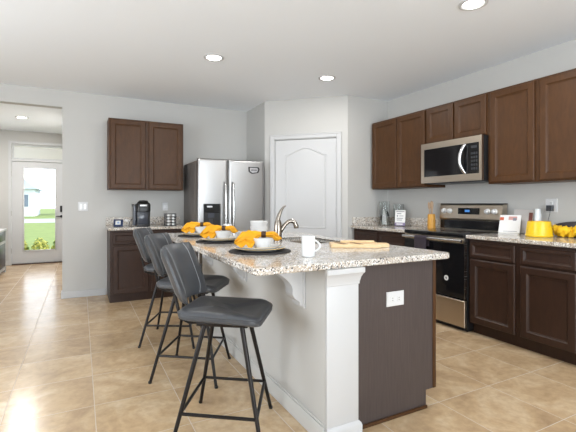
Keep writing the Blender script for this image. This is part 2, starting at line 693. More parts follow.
# hall end wall, front door and transom
HY = 9.45
FX0, FX1 = -1.20, -0.29
hw = MB()
hw.box(-1.74, FX0 - 0.012, HY, HY + 0.12, 0, CZ)
hw.box(FX1 + 0.012, -0.085, HY, HY + 0.12, 0, CZ)
hw.box(FX0 - 0.012, FX1 + 0.012, HY, HY + 0.12, 2.40, CZ)
struct('wall_hall_end', hw, M_wall)
tr = MB()
for a, b in ((FX0 - 0.055, FX0 - 0.002), (FX1 + 0.002, FX1 + 0.055)):
    tr.box(a, b, HY - 0.016, HY, 0, 2.45, 0.003)
tr.box(FX0 - 0.002, FX1 + 0.002, HY - 0.016, HY, 2.395, 2.45, 0.003)
tr.box(FX0 - 0.002, FX1 + 0.002, HY - 0.012, HY + 0.10, 2.055, 2.09, 0.003)
struct('trim_2', tr, M_white)
wn = thing('window_1', None, None, ((FX0 + FX1) / 2, HY + 0.05, 2.09), 0, None, 'structure')
wf = MB()
wf.box(FX0, FX0 + 0.03, HY + 0.03, HY + 0.07, 2.092, 2.393)
wf.box(FX1 - 0.03, FX1, HY + 0.03, HY + 0.07, 2.092, 2.393)
wf.box(FX0 + 0.03, FX1 - 0.03, HY + 0.03, HY + 0.07, 2.363, 2.393)
wf.box(FX0 + 0.03, FX1 - 0.03, HY + 0.03, HY + 0.07, 2.092, 2.122)
part('window_frame', wf, M_white, wn)
part('glass_pane', MB().box(FX0 + 0.03, FX1 - 0.03, HY + 0.048, HY + 0.052, 2.122, 2.363), M_pane, wn)

fd = thing('door_1', None, None, (FX0, HY + 0.045, 0), 0, None, 'structure')
GX0, GX1, GZ0, GZ1 = -1.005, -0.45, 0.27, 1.93
ds = MB()
ds.box(FX0, GX0, HY + 0.02, HY + 0.065, 0.022, 2.05)
ds.box(GX1, FX1, HY + 0.02, HY + 0.065, 0.022, 2.05)
ds.box(GX0, GX1, HY + 0.02, HY + 0.065, 0.022, GZ0)
ds.box(GX0, GX1, HY + 0.02, HY + 0.065, GZ1, 2.05)
part('door_slab', ds, M_white, fd)
gl = MB()
for a, b, c, d in ((GX0 - 0.02, GX0 + 0.012, GZ0 - 0.02, GZ1 + 0.02), (GX1 - 0.012, GX1 + 0.02, GZ0 - 0.02, GZ1 + 0.02),
                   (GX0 + 0.012, GX1 - 0.012, GZ0 - 0.02, GZ0 + 0.012), (GX0 + 0.012, GX1 - 0.012, GZ1 - 0.012, GZ1 + 0.02)):
    gl.box(a, b, HY + 0.010, HY + 0.0198, c, d, 0.003)
part('glass_frame', gl, M_white, fd)
part('glass_pane', MB().box(GX0, GX1, HY + 0.040, HY + 0.045, GZ0, GZ1), M_pane, fd)
for hz in (0.28, 1.02, 1.80):
    part('hinge', MB().box(FX0 - 0.010, FX0 + 0.004, HY - 0.022, HY - 0.0165, hz - 0.05, hz + 0.05), M_hingem, fd)
lk = MB()
lk.box(FX1 - 0.085, FX1 - 0.035, HY - 0.010, HY + 0.0195, 1.04, 1.17, 0.01)
part('deadbolt', lk, M_black, fd)
hk = MB()
hk.lathe([(0.026, 0), (0.026, 0.01), (0.010, 0.014), (0.010, 0.04)], (0, 0, 0), 16, Matrix.Translation((FX1 - 0.06, HY + 0.0195, 0.95)) @ Matrix.Rotation(R(90), 4, 'X'))
hk.tube([(FX1 - 0.06, HY - 0.022, 0.95), (FX1 - 0.16, HY - 0.026, 0.95)], 0.009)
part('door_handle', hk, M_black, fd)
part('threshold', MB().box(FX0, FX1, HY - 0.02, HY + 0.10, 0.0, 0.018), M_brownring, fd)

# rear sliding door and left windows (unseen behind the viewpoint, added to admit daylight)
w2 = thing('window_2', None, None, (0.9, -3.17, 0), 0, None, 'structure')
fm = MB()
for x in (-0.8, 0.87, 2.54):
    fm.box(x, x + 0.06, -3.20, -3.14, 0, 2.4)
fm.box(-0.8, 2.6, -3.20, -3.14, 2.34, 2.4)
fm.box(-0.8, 2.6, -3.20, -3.14, 0, 0.05)
part('window_frame', fm, M_white, w2)
w3 = thing('window_3', None, None, (-3.07, 2.3, 0.65), 0, None, 'structure')
fm = MB()
for a, b in ((0.9, 2.2), (2.4, 3.7)):
    fm.box(-3.10, -3.04, a, a + 0.05, 0.65, 2.25)
    fm.box(-3.10, -3.04, b - 0.05, b, 0.65, 2.25)
    fm.box(-3.10, -3.04, a, b, 0.65, 0.70)
    fm.box(-3.10, -3.04, a, b, 2.20, 2.25)
    fm.box(-3.09, -3.05, a, b, 1.43, 1.47)
part('window_frame', fm, M_white, w3)

# ------------------------------------------------------------------ recessed ceiling lights
def downlight(x, y, label, power=8.0):
    t = thing('recessed_light', label, 'ceiling light', (x, y, CZ), 0, 'recessed ceiling lights')
    part('trim_ring', MB().lathe([(0.100, -0.0005), (0.098, -0.006), (0.080, -0.010), (0.070, -0.004), (0.070, -0.0005)], (x, y, CZ), 32), M_white, t)
    part('lens', MB().lathe([(0.069, -0.003), (0.060, -0.0085), (0.03, -0.011)], (x, y, CZ), 28), M_lamp, t)
    l = bpy.data.lights.new('recessed_light_beam', 'AREA')
    l.shape = 'DISK'
    l.size = 0.13
    l.energy = power
    l.color = (1.0, 0.985, 0.965)
    o = bpy.data.objects.new('recessed_light_beam', l)
    COL.objects.link(o)
    o.location = (x, y, CZ - 0.016)
    return t


downlight(1.166, 3.806, 'round recessed ceiling light left of centre, in line with the refrigerator')
downlight(2.504, 3.826, 'round recessed ceiling light in front of the arched pantry door')
downlight(2.506, 1.916, 'round recessed ceiling light at the top edge of the photo, nearest the right wall cabinets', 14.0)
downlight(-0.865, 7.93, 'round recessed ceiling light in the hallway near the front door', 40.0)


# ------------------------------------------------------------------ cabinets
Z_CT = 0.922
CT_T = 0.034
BOXTOP = Z_CT - CT_T


def wall_cab(label, P, u0, u1, z0, z1, depth, doors, ends=0.012, gap=0.012, group='dark wood wall cabinets'):
    """P maps (u, z, n) with n = 0 at the wall; doors = list of (a, b)"""
    t = thing('wall_cabinet', label, 'cabinet', tuple(P((u0 + u1) / 2, z0, 0)), 0, group)
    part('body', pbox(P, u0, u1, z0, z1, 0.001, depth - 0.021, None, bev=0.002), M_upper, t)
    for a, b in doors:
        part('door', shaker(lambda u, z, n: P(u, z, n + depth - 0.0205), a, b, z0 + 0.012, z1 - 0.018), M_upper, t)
    return t


def base_cab(label, P, u0, u1, depth, bays, toe=0.10, recess=0.06, group='dark wood base cabinets'):
    t = thing('base_cabinet', label, 'cabinet', tuple(P((u0 + u1) / 2, 0, 0)), 0, group)
    body = MB()
    pbox(P, u0, u1, toe, BOXTOP - 0.001, 0.001, depth - 0.021, body)
    pbox(P, u0, u1, 0.0, toe, 0.001, depth - 0.021 - recess, body)
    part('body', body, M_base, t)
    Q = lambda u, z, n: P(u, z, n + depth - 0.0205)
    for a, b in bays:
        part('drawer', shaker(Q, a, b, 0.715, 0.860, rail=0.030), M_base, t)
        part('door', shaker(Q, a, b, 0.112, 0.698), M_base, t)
    return t


PR = frame((WR, 0, 0), (0, 1, 0), (-1, 0, 0))           # right wall: u = y
PK = frame((0, YB, 0), (1, 0, 0), (0, -1, 0))           # back wall: u = x
UB, UT = 1.405, 2.305
G3 = 'dark wood wall cabinets along the right wall'
wall_cab('dark brown double-door wall cabinet left of the microwave, in the corner by the pantry wall', PR, 3.312, 4.27, UB, UT, 0.33, ((3.325, 3.778), (3.788, 4.255)), group=G3)
wall_cab('short dark brown double-door wall cabinet directly above the microwave', PR, 2.532, 3.310, 1.885, UT, 0.33, ((2.546, 2.915), (2.935, 3.298)), group=G3)
wall_cab('tall dark brown wall cabinet immediately right of the microwave', PR, 1.600, 2.530, UB, UT, 0.33, ((2.078, 2.500), (1.615, 2.035)), group=G3)
wall_cab('dark brown wall cabinet at the far right past the frame edge', PR, 0.66, 1.598, UB, UT, 0.33, ((1.16, 1.585), (0.68, 1.11)), group=G3)
wall_cab('brown double-door wall cabinet above the coffee maker on the back wall', PK, 0.314, 1.255, UB - 0.01, UT, 0.33, ((0.335, 0.760), (0.800, 1.235)), group='dark wood wall cabinet on the back wall')

BD = WR - 3.215
base_cab('dark brown base cabinet left of the range, in the corner by the pantry wall', PR, 3.312, 4.285, BD, ((3.335, 3.78), (3.80, 4.25)), group='dark wood base cabinets along the right wall')
base_cab('dark brown base cabinet right of the range with raised-edge door and drawer', PR, 1.585, 2.515, BD, ((2.065, 2.495), (1.60, 2.020)), group='dark wood base cabinets along the right wall')
base_cab('dark brown base cabinet at the far right past the frame edge', PR, 0.66, 1.582, BD, ((1.14, 1.565), (0.68, 1.10)), group='dark wood base cabinets along the right wall')
base_cab('dark base cabinet under the coffee maker on the back wall', PK, 0.315, 1.25, 0.60, ((0.345, 0.760), (0.795, 1.225)), group='dark wood base cabinet on the back wall')


def slab_poly(poly, z0, z1, e=0.006):
    mb = MB()
    loops = []
    for d, z in ((e, z0), (0, z0 + e), (0, z1 - e), (e, z1)):
        loops.append([Vector((x, y, z)) for x, y in inset(poly, d)])
    return mb.rings(loops)


def rect(x0, x1, y0, y1):
    return [(x0, y0), (x1, y0), (x1, y1), (x0, y1)]


def worktop(label, polyc, splashes, c):
    t = thing('granite_worktop', label, 'countertop', (c[0], c[1], BOXTOP), 0, 'granite worktops')
    part('slab', slab_poly(polyc, BOXTOP, Z_CT), M_gran, t)
    for a in splashes:
        part('backsplash', MB().box(*a, Z_CT + 0.0005, Z_CT + 0.108, 0.003), M_gran, t)
    return t


XE = 3.19
worktop('speckled granite worktop left of the range with a side splash by the pantry wall', rect(XE, WR - 0.002, 3.310, 4.307), ((WR - 0.024, WR - 0.002, 3.312, 4.283), (XE + 0.03, WR - 0.002, 4.285, 4.307)), (3.5, 3.8))
worktop('speckled granite worktop right of the range under the yellow pot', rect(XE, WR - 0.002, 0.66, 2.518), ((WR - 0.024, WR - 0.002, 0.66, 2.45),), (3.5, 1.6))
worktop('speckled granite worktop under the coffee maker on the back wall', rect(0.295, 1.275, 5.195, YB - 0.002), ((0.297, 1.275, YB - 0.024, YB - 0.002),), (0.78, 5.5))

# ------------------------------------------------------------------ kitchen island
IY0, IY1 = 1.715, 3.92
KX0, KX1 = 1.082, 1.20
IX1 = 1.903
PX0, PX1, PY0 = 1.082, 1.276, 1.652
isl = thing('kitchen_island', 'kitchen island with pale painted knee wall, white post and dark wood end panel', 'kitchen island', (1.45, 2.7, 0))
part('knee_wall', MB().box(KX0, KX1, PY0 + 0.0165, IY1, 0, BOXTOP - 0.001), M_wall, isl, 'pale grey painted knee wall')
ib = MB()
ib.box(KX1 + 0.001, IX1 - 0.021, IY0 + 0.02, IY1, 0.10, BOXTOP - 0.001 - 0.0)
ib.box(KX1 + 0.001, IX1 - 0.081, IY0 + 0.02, IY1, 0.0, 0.10)
# hollow under the sink is hidden by the worktop
ib = MB()
T = 0.018
ib.box(KX1 + 0.001, KX1 + T, IY0 + 0.02, IY1, 0.0, BOXTOP - 0.001)
ib.box(IX1 - 0.021 - T, IX1 - 0.021, IY0 + 0.02, IY1, 0.10, BOXTOP - 0.001)
ib.box(KX1 + T, IX1 - 0.021 - T, IY1 - T, IY1, 0.10, BOXTOP - 0.001)
ib.box(KX1 + T, IX1 - 0.021 - T, IY0 + 0.02, IY1 - T, 0.10, 0.10 + T)
ib.box(IX1 - 0.081 - T, IX1 - 0.081, IY0 + 0.02, IY1, 0.0, 0.10)
part('cabinet_body', ib, M_base, isl)
# notched end panel
ep = [(KX1 + 0.001, 0.0), (IX1 - 0.079, 0.0), (IX1 - 0.079, 0.105), (IX1, 0.105), (IX1, BOXTOP - 0.001), (KX1 + 0.001, BOXTOP - 0.001)]
part('end_panel', MB().prism(ep, lambda p: Vector((p[0], IY0 + 0.001, p[1])), lambda p: Vector((p[0], IY0 + 0.019, p[1]))), M_panel, isl, 'dark vertical-grain end panel with a toe notch')
part('shoe_moulding', MB().box(1.285, IX1 - 0.077, IY0 - 0.012, IY0, 0, 0.02, 0.005), M_upper, isl)
PI_ = frame((IX1 - 0.021, 0, 0), (0, 1, 0), (1, 0, 0))
for a, b in ((1.75, 2.18), (2.20, 2.66), (2.68, 3.14), (3.16, 3.90)):
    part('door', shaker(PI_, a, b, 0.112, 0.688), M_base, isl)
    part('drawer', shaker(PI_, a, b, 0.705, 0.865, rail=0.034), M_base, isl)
part('corner_stile', MB().box(IX1 - 0.024, IX1 + 0.001, IY0 - 0.003, IY0 + 0.0005, 0.106, BOXTOP - 0.001, 0.001), M_upper, isl)
# post
po = MB()
po.box(PX0, PX1, PY0, PY0 + 0.016, 0.0, BOXTOP - 0.001, 0.002)
po.box(KX1 + 0.001, PX1, PY0 + 0.016, IY0, 0.0, BOXTOP - 0.001)
pst = part('post', po, M_white, isl, 'white square post at the near end')


def band(x0, x1, y0, y1, prof):
    loops = []
    for d, z in prof:
        loops.append([Vector((x0 - d * 0.5, y0 - d, z)), Vector((x1 + d, y0 - d, z)), Vector((x1 + d, y1, z)), Vector((x0 - d * 0.5, y1, z))])
    return MB().rings(loops)


part('capital', band(PX0, PX1, PY0, PY0 - 0.0005, [(0.001, 0.800), (0.004, 0.803), (0.004, 0.815), (0.006, 0.820), (0.010, 0.838), (0.018, 0.855), (0.024, 0.862), (0.024, BOXTOP - 0.0015)]), M_white, pst)
part('plinth', band(PX0, PX1, PY0, PY0 - 0.0005, [(0.014, 0.0), (0.014, 0.075), (0.010, 0.085), (0.001, 0.095)]), M_white, pst)
part('baseboard', MB().box(KX0 - 0.010, KX0 - 0.0005, PY0 + 0.018, IY1, 0, 0.095, 0.004), M_wall, isl)
part('baseboard_cap', MB().box(KX0 - 0.006, KX0 - 0.0005, PY0 + 0.018, IY1, 0.0955, 0.11, 0.003), M_wall, isl)


def corbel(y):
    w = 0.085
    top = BOXTOP - 0.001
    prof = [(0, 0), (0.175, 0), (0.175, -0.022), (0.160, -0.030), (0.154, -0.045)]
    for i in range(9):
        t = i / 8
        prof.append((0.148 - 0.075 * t - 0.016 * math.sin(PI * t), -0.05 - 0.085 * t))
    for i in range(1, 8):
        t = i / 7
        prof.append((0.073 - 0.043 * t + 0.018 * math.sin(PI * t), -0.135 - 0.07 * t))
    prof += [(0.030, -0.222), (0.0, -0.232)]
    mb = MB()
    mb.prism(prof, lambda p: Vector((KX0 - 0.001 - p[0], y - w / 2, top + p[1])), lambda p: Vector((KX0 - 0.001 - p[0], y + w / 2, top + p[1])))
    mb.box(KX0 - 0.012, KX0 - 0.001, y - w / 2 - 0.012, y + w / 2 + 0.012, top - 0.24, top - 0.0005, 0.002)
    part('corbel', mb, M_white, isl, smooth=True)


for y in (1.915, 2.765, 3.61):
    corbel(y)

# island worktop with a sink cut-out, near-left corner eased
SX0, SX1, SY0, SY1 = 1.43, 1.81, 2.48, 3.06
WX0, WX1, WY0, WY1 = 0.695, 1.964, 1.645, 4.03
it = thing('island_worktop', 'large speckled granite worktop of the kitchen island with overhang above the stools', 'countertop', (1.3, 2.7, BOXTOP))
mb = MB()
outer = round_rect(WX0, WX1, WY0, WY1, 0.035, 5)
inner_r = round_rect(SX0, SX1, SY0, SY1, 0.05, 5)
e = 0.006


def lp(poly, d, z):
    return [Vector((x, y, z)) for x, y in inset(poly, d)]


# both loops have the same vertex count and start angle, so they bridge cleanly
mb.rings([lp(outer, 0.004, BOXTOP), lp(outer, 0, BOXTOP + 0.005), lp(outer, 0, Z_CT - e), lp(outer, e, Z_CT), lp(inner_r, 0, Z_CT), lp(inner_r, 0, BOXTOP), lp(outer, 0.004, BOXTOP)], False, False)
bmesh.ops.remove_doubles(mb.bm, verts=mb.bm.verts, dist=0.0001)
part('slab', mb, M_gran, it)

sk = thing('kitchen_sink', 'stainless undermount sink in the island worktop beside the faucet', 'sink', ((SX0 + SX1) / 2, (SY0 + SY1) / 2, 0.70))
mb = MB()
sr = round_rect(SX0 - 0.012, SX1 + 0.012, SY0 - 0.012, SY1 + 0.012, 0.055, 5)
mb.rings([lp(sr, -0.012, BOXTOP - 0.003), lp(sr, -0.012, BOXTOP - 0.001), lp(sr, 0.009, BOXTOP - 0.001), lp(sr, 0.012, BOXTOP - 0.005), lp(sr, 0.02, 0.72), lp(sr, 0.05, 0.70)], False, True)
part('basin', mb, M_sinkshade, sk)
part('drain', MB().lathe([(0.045, 0.0005), (0.04, 0.004), (0.02, 0.002)], ((SX0 + SX1) / 2, (SY0 + SY1) / 2, 0.70), 20), M_nickel, sk)
mbr = MB()
mbr.rings([lp(inner_r, 0.0005, Z_CT - 0.012), lp(inner_r, 0.0005, Z_CT - 0.003), lp(inner_r, 0.005, Z_CT - 0.003), lp(inner_r, 0.005, Z_CT - 0.012)], False, False)
part('rim', mbr, M_steelh, sk, 'bright metal rim')

# faucet
FX, FY = 1.355, 2.76
fa = thing('kitchen_faucet', 'brushed nickel single-lever kitchen faucet rising behind the nearest yellow napkin', 'faucet', (FX, FY, Z_CT))
mb = MB()
mb.lathe([(0.034, 0.0005), (0.034, 0.006), (0.029, 0.012), (0.030, 0.05), (0.031, 0.09), (0.029, 0.12), (0.025, 0.15), (0.016, 0.175)], (FX, FY, Z_CT), 24)
part('body', mb, M_nickel, fa)
mb = MB()
sp = []
for i in range(15):
    t = i / 14
    x = 0.012 + 0.125 * t
    z = 0.065 + 0.105 * math.sin(min(t * 1.0, 1) * R(112)) - 0.018 * t
    sp.append((FX + x, FY - 0.02 * t, Z_CT + z))
mb.tube(sp, [0.018 - 0.003 * math.sin(PI * i / 14) for i in range(15)], 14)
mb.tube([sp[-1], (FX + 0.148, FY - 0.023, Z_CT + 0.115), (FX + 0.150, FY - 0.023, Z_CT + 0.098)], [0.017, 0.021, 0.018], 14)
part('spout', mb, M_nickel, fa)
mb = MB()
hp = []
for i in range(12):
    t = i / 11
    hp.append((FX - 0.004 + 0.012 * math.sin(t * 3) + 0.065 * t ** 2, FY - 0.01 * t, Z_CT + 0.155 + 0.120 * (1 - (1 - t) ** 1.6)))
mb.tube(hp, [0.019 - 0.015 * (i / 11) for i in range(12)], 12)
part('lever_handle', mb, M_nickel, fa)


def outlet(name, label, P, u, z, horiz=False, rocker=0, wdt=0.072, hgt=0.116, cat='outlet', group=None):
    t = thing(name, label, cat, tuple(P(u, z, 0)), 0, group)
    a, b = (hgt / 2, wdt / 2) if horiz else (wdt / 2, hgt / 2)
    part('cover_plate', pbox(P, u - a, u + a, z - b, z + b, 0.0005, 0.006, None, bev=0.003), M_whiteplastic, t)
    if rocker:
        for k in range(rocker):
            c = u + (k - (rocker - 1) / 2) * 0.046
            part('rocker', pbox(P, c - 0.016, c + 0.016, z - 0.033, z + 0.033, 0.0062, 0.010, None, bev=0.002), M_china, t)
    else:
        for k in (-1, 1):
            cu, cz = (u + k * 0.024, z) if horiz else (u, z + k * 0.024)
            s = part('socket', pbox(P, cu - 0.014, cu + 0.014, cz - 0.016, cz + 0.016, 0.0062, 0.0085, None, bev=0.002), M_china, t)
            sl = MB()
            if horiz:
                for dz in (-0.006, 0.006):
                    pbox(P, cu - 0.004, cu + 0.004, cz + dz - 0.0012, cz + dz + 0.0012, 0.0086, 0.0092, sl)
            else:
                for du in (-0.006, 0.006):
                    pbox(P, cu + du - 0.0012, cu + du + 0.0012, cz - 0.004, cz + 0.004, 0.0086, 0.0092, sl)
            part('slot', sl, M_dark, s)
    return t


PE = frame((0, IY0 + 0.001, 0), (1, 0, 0), (0, -1, 0))
outlet('power_outlet', 'white horizontal power outlet on the dark end panel of the island', PE, 1.582, 0.676, True, wdt=0.082, hgt=0.128)
outlet('power_outlet', 'white power outlet on the back wall above the wire pod rack', PK, 1.068, 1.172)
outlet('light_switch', 'white double light switch on the back wall left of the wall cabinet', PK, 0.03, 1.176, rocker=2, wdt=0.115, cat='light switch')
outlet('power_outlet', 'white double power outlet on the right wall with a black adapter plugged in', PR, 2.112, 1.197, wdt=0.105, hgt=0.124)

# ------------------------------------------------------------------ refrigerator
FR0, FR1, FRY = 1.318, 2.236, 4.98
fr = thing('refrigerator', 'stainless side-by-side refrigerator with a black water dispenser', 'refrigerator', ((FR0 + FR1) / 2, 5.35, 0))
part('body', MB().box(FR0 + 0.004, FR1 - 0.004, FRY + 0.075, 5.77, 0.02, 1.770, 0.006), M_fridgeside, fr, 'dark grey cabinet sides')
part('base_grille', MB().box(FR0 + 0.01, FR1 - 0.01, FRY + 0.03, FRY + 0.074, 0.02, 0.09, 0.003), M_black, fr)
XS = 1.722
PF = frame((0, FRY + 0.065, 0), (1, 0, 0), (0, -1, 0))


def fridge_door(a, b):
    mb = MB()
    loops = []
    for d, n in ((0.006, 0.0), (0.0, 0.006), (0.0, 0.045), (0.004, 0.056), (0.012, 0.063), (0.03, 0.066)):
        pl = round_rect(a + d, b - d, 0.10 + d, 1.795 - d, 0.012, 3)
        loops.append([PF(u, z, n) for u, z in pl])
    return mb.rings(loops)


dl = part('freezer_door', fridge_door(FR0, XS - 0.003), M_steel, fr)
dr = part('door', fridge_door(XS + 0.003, FR1), M_steel, fr)
for d, u in ((dl, XS - 0.052), (dr, XS + 0.052)):
    mb = MB()
    pts = [PF(u, 0.72, 0.066), PF(u, 0.74, 0.10), PF(u, 0.80, 0.118)] + [PF(u, 0.80 + 0.62 * i / 6, 0.118 + 0.012 * math.sin(PI * i / 6)) for i in range(1, 6)] + [PF(u, 1.42, 0.118), PF(u, 1.47, 0.10), PF(u, 1.485, 0.066)]
    mb.tube(pts, 0.016, 12)
    part('handle', mb, M_steelh, d, 'bright vertical bar handle')
# dispenser
DU0, DU1, DW0, DW1 = 1.388, 1.614, 0.80, 1.212
dm = MB()
for a, b, c, d2 in ((DU0, DU0 + 0.012, DW0, DW1), (DU1 - 0.012, DU1, DW0, DW1), (DU0 + 0.012, DU1 - 0.012, DW1 - 0.012, DW1), (DU0 + 0.012, DU1 - 0.012, DW0, DW0 + 0.02)):
    pbox(PF, a, b, c, d2, 0.0662, 0.074, dm, bev=0.002)
pbox(PF, DU0 + 0.012, DU1 - 0.012, DW0 + 0.02, DW1 - 0.012, 0.0662, 0.0675, dm)
dp = part('dispenser', dm, M_black, dl, 'glossy black water and ice dispenser')
part('control_panel', pbox(PF, DU0 + 0.014, DU1 - 0.014, 1.095, DW1 - 0.014, 0.0676, 0.0725, None, bev=0.002), M_blackgl, dl)
part('display', pbox(PF, DU0 + 0.045, DU0 + 0.115, 1.165, 1.185, 0.0726, 0.0732), M_silver, dl)
part('spout_housing', pbox(PF, DU0 + 0.055, DU1 - 0.085, 1.03, 1.094, 0.0676, 0.079, None, bev=0.004), M_tank, dl)
part('paddle', pbox(PF, DU0 + 0.075, DU1 - 0.105, 0.93, 1.02, 0.0676, 0.073, None, bev=0.003), M_dark, dl)
# shield-shaped badge on the right door
badge = [(0.0, 0.043), (0.150, 0.043), (0.166, 0.015), (0.146, -0.035), (0.050, -0.050), (0.004, -0.02)]
bcu, bcz = 2.000, 1.665


def badge_part(name, scale, n0, n1, m):
    cx, cz = 0.08, 0.0
    pl = [(cx + (x - cx) * scale, cz + (z - cz) * scale) for x, z in badge]
    return part(name, MB().prism(pl, lambda p: PF(bcu + p[0], bcz + p[1], n0), lambda p: PF(bcu + p[0], bcz + p[1], n1)), m, dr)


badge_part('badge', 1.0, 0.0662, 0.0685, M_black)
badge_part('badge_face', 0.72, 0.0686, 0.0692, M_silver)
bt = MB()
for k in range(5):
    pbox(PF, bcu + 0.042 + k * 0.017, bcu + 0.053 + k * 0.017, bcz - 0.008, bcz + 0.010, 0.0693, 0.0696, bt)
part('badge_lettering', bt, M_dark, dr)

# ------------------------------------------------------------------ microwave
mw = thing('microwave_oven', 'stainless over-the-range microwave oven mounted under the short wall cabinet', 'microwave', (3.64, 2.92, 1.44))
MY0, MY1, MZ0, MZ1 = 2.536, 3.306, 1.443, 1.8835
MX = 3.44
PM = frame((MX + 0.03, 0, 0), (0, 1, 0), (-1, 0, 0))
part('body', MB().box(MX + 0.031, WR - 0.003, MY0, MY1, MZ0, MZ1, 0.003), M_black, mw)
fc = MB()
WZ0, WZ1 = 1.512, 1.818
WU0, WU1 = 2.585, 3.262
CTRL = 2.705
for a, b, c, d in ((WU1, MY1, MZ0, MZ1), (MY0, WU0 - 0.02, MZ0, MZ1), (WU0 - 0.02, WU1, MZ0, WZ0), (WU0 - 0.02, WU1, WZ1, MZ1)):
    pbox(PM, a, b, c, d, 0, 0.03, fc)
part('face_frame', fc, M_steelw, mw)
part('window', pbox(PM, CTRL + 0.002, WU1, WZ0, WZ1, 0.012, 0.026), M_blackgl, mw, 'dark glass window')
cpn = part('control_panel', pbox(PM, WU0 - 0.02, CTRL, WZ0, WZ1, 0.012, 0.027), M_blackgl, mw)
part('display', pbox(PM, WU0 + 0.005, WU0 + 0.07, 1.765, 1.79, 0.0271, 0.0275), M_dark, cpn)
bt = MB()
for r_ in range(5):
    for k in range(3):
        pbox(PM, WU0 + k * 0.026, WU0 + 0.018 + k * 0.026, 1.55 + r_ * 0.038, 1.572 + r_ * 0.038, 0.0271, 0.0275, bt)
part('keypad', bt, M_dark, cpn)
mb = MB()
hpts = []
for i in range(11):
    t = i / 10
    hpts.append(PM(2.725 + 0.030 * math.sin(PI * t), 1.520 + 0.290 * t, 0.028 + 0.045 * math.sin(PI * t) ** 0.6))
mb.tube(hpts, 0.017, 12)
part('handle', mb, M_steelh, mw, 'curved bright steel handle')
part('underside_vent', MB().box(MX + 0.06, WR - 0.06, MY0 + 0.03, MY1 - 0.03, MZ0 - 0.010, MZ0 - 0.0005), M_dark, mw)

# ------------------------------------------------------------------ range
rg = thing('kitchen_range', 'stainless electric range with black glass cooktop and oven door', 'range', (3.5, 2.914, 0))
RY0, RY1 = 2.524, 3.304
RX = 3.185
PG = frame((RX + 0.03, 0, 0), (0, 1, 0), (-1, 0, 0))
part('body', MB().box(RX + 0.031, 3.828, RY0, RY1, 0.03, 0.895, 0.003), M_black, rg)
part('foot_rail', MB().box(RX + 0.06, 3.80, RY0 + 0.02, RY1 - 0.02, 0.0, 0.029), M_black, rg)
part('cooktop', MB().box(RX - 0.006, 3.72, RY0 + 0.001, RY1 - 0.001, 0.896, 0.928, 0.006), M_blackgl, rg, 'glossy black glass cooktop')
for (bx, by, br) in ((3.35, 2.72, 0.10), (3.35, 3.11, 0.085), (3.58, 2.72, 0.075), (3.58, 3.11, 0.10)):
    part('burner_ring', MB().rings([[Vector((bx + r_ * math.cos(2 * PI * i / 40), by + r_ * math.sin(2 * PI * i / 40), 0.9284)) for i in range(40)] for r_ in (br, br - 0.004)], False, False), M_dark, rg)
od = part('oven_door', pbox(PG, RY0 + 0.004, RY1 - 0.004, 0.315, 0.832, 0, 0.03, None, bev=0.004), M_blackgl, rg, 'black glass oven door')
part('door_band', pbox(PG, RY0 + 0.004, RY1 - 0.004, 0.834, 0.890, 0, 0.03, None, bev=0.004), M_steelw, rg)
mb = MB()
for u in (RY0 + 0.045, RY1 - 0.045):
    pbox(PG, u - 0.012, u + 0.012, 0.849, 0.873, 0.0305, 0.052, mb)
mb.tube([PG(RY0 + 0.012, 0.861, 0.062), PG(RY1 - 0.012, 0.861, 0.062)], 0.0165, 14)
part('handle', mb, M_steelh, rg, 'long stainless bar handle')
part('oven_window', pbox(PG, RY0 + 0.09, RY1 - 0.09, 0.41, 0.72, 0.0301, 0.0308), M_blackgl, od)
MS = Matrix.Translation(PG(2.735, 0.487, 0.0312)) @ Vector((-1, 0, 0)).to_track_quat('Z', 'Y').to_matrix().to_4x4()
part('sticker', MB().lathe([(0.026, 0), (0.026, 0.0006)], (0, 0, 0), 24, MS), M_paper, od, 'round pale sticker')
part('sticker_mark', MB().lathe([(0.012, 0.0007), (0.012, 0.001)], (0, 0, 0), 24, MS), M_greyprint, od)
part('side_trim', pbox(PG, RY0, RY0 + 0.0035, 0.30, 0.89, 0.0, 0.033), M_steelh, rg)
part('drawer', pbox(PG, RY0 + 0.004, RY1 - 0.004, 0.045, 0.296, 0, 0.028, None, bev=0.004), M_steelw, rg, 'stainless storage drawer')
bgx = 3.745
PGB = frame((bgx, 0, 0), (0, 1, 0), (-1, 0, 0))
bg_ = MB()
bgp = [(bgx, 0.93), (bgx + 0.002, 1.03), (bgx - 0.012, 1.05), (bgx + 0.003, 1.195), (bgx + 0.015, 1.205), (3.815, 1.205), (3.815, 0.93)]
bg_.prism(bgp, lambda p: Vector((p[0], RY0, p[1])), lambda p: Vector((p[0], RY1, p[1])))
part('backguard', bg_, M_steelw, rg, 'stainless control backguard')
part('backguard_glass', pbox(PGB, RY0 + 0.01, RY1 - 0.01, 0.935, 1.030, -0.001, 0.004), M_blackgl, rg)
part('backguard_cap', MB().box(bgx + 0.012, 3.822, RY0 - 0.003, RY1 + 0.003, 1.2055, 1.216, 0.003), M_black, rg)
part('clock_display', pbox(PGB, 2.785, 3.045, 1.098, 1.166, 0.004, 0.016), M_blackgl, rg)
part('clock_digits', pbox(PGB, 2.895, 2.955, 1.122, 1.146, 0.0161, 0.0166), M_screen, rg)
for y in (3.236, 3.158, 2.685, 2.606):
    mk = Matrix.Translation(PGB(y, 1.132, 0.004)) @ Vector((-1, 0, 0)).to_track_quat('Z', 'Y').to_matrix().to_4x4()
    k = part('knob', MB().lathe([(0.029, 0), (0.029, 0.012), (0.024, 0.014), (0.022, 0.036), (0.016, 0.040)], (0, 0, 0), 24, mk), plain('bright_knob_metal', (0.82, 0.82, 0.82), 0.35, 0.5), rg)

# towel over the range handle
mb = MB()
ty0, ty1 = 2.945, 3.105


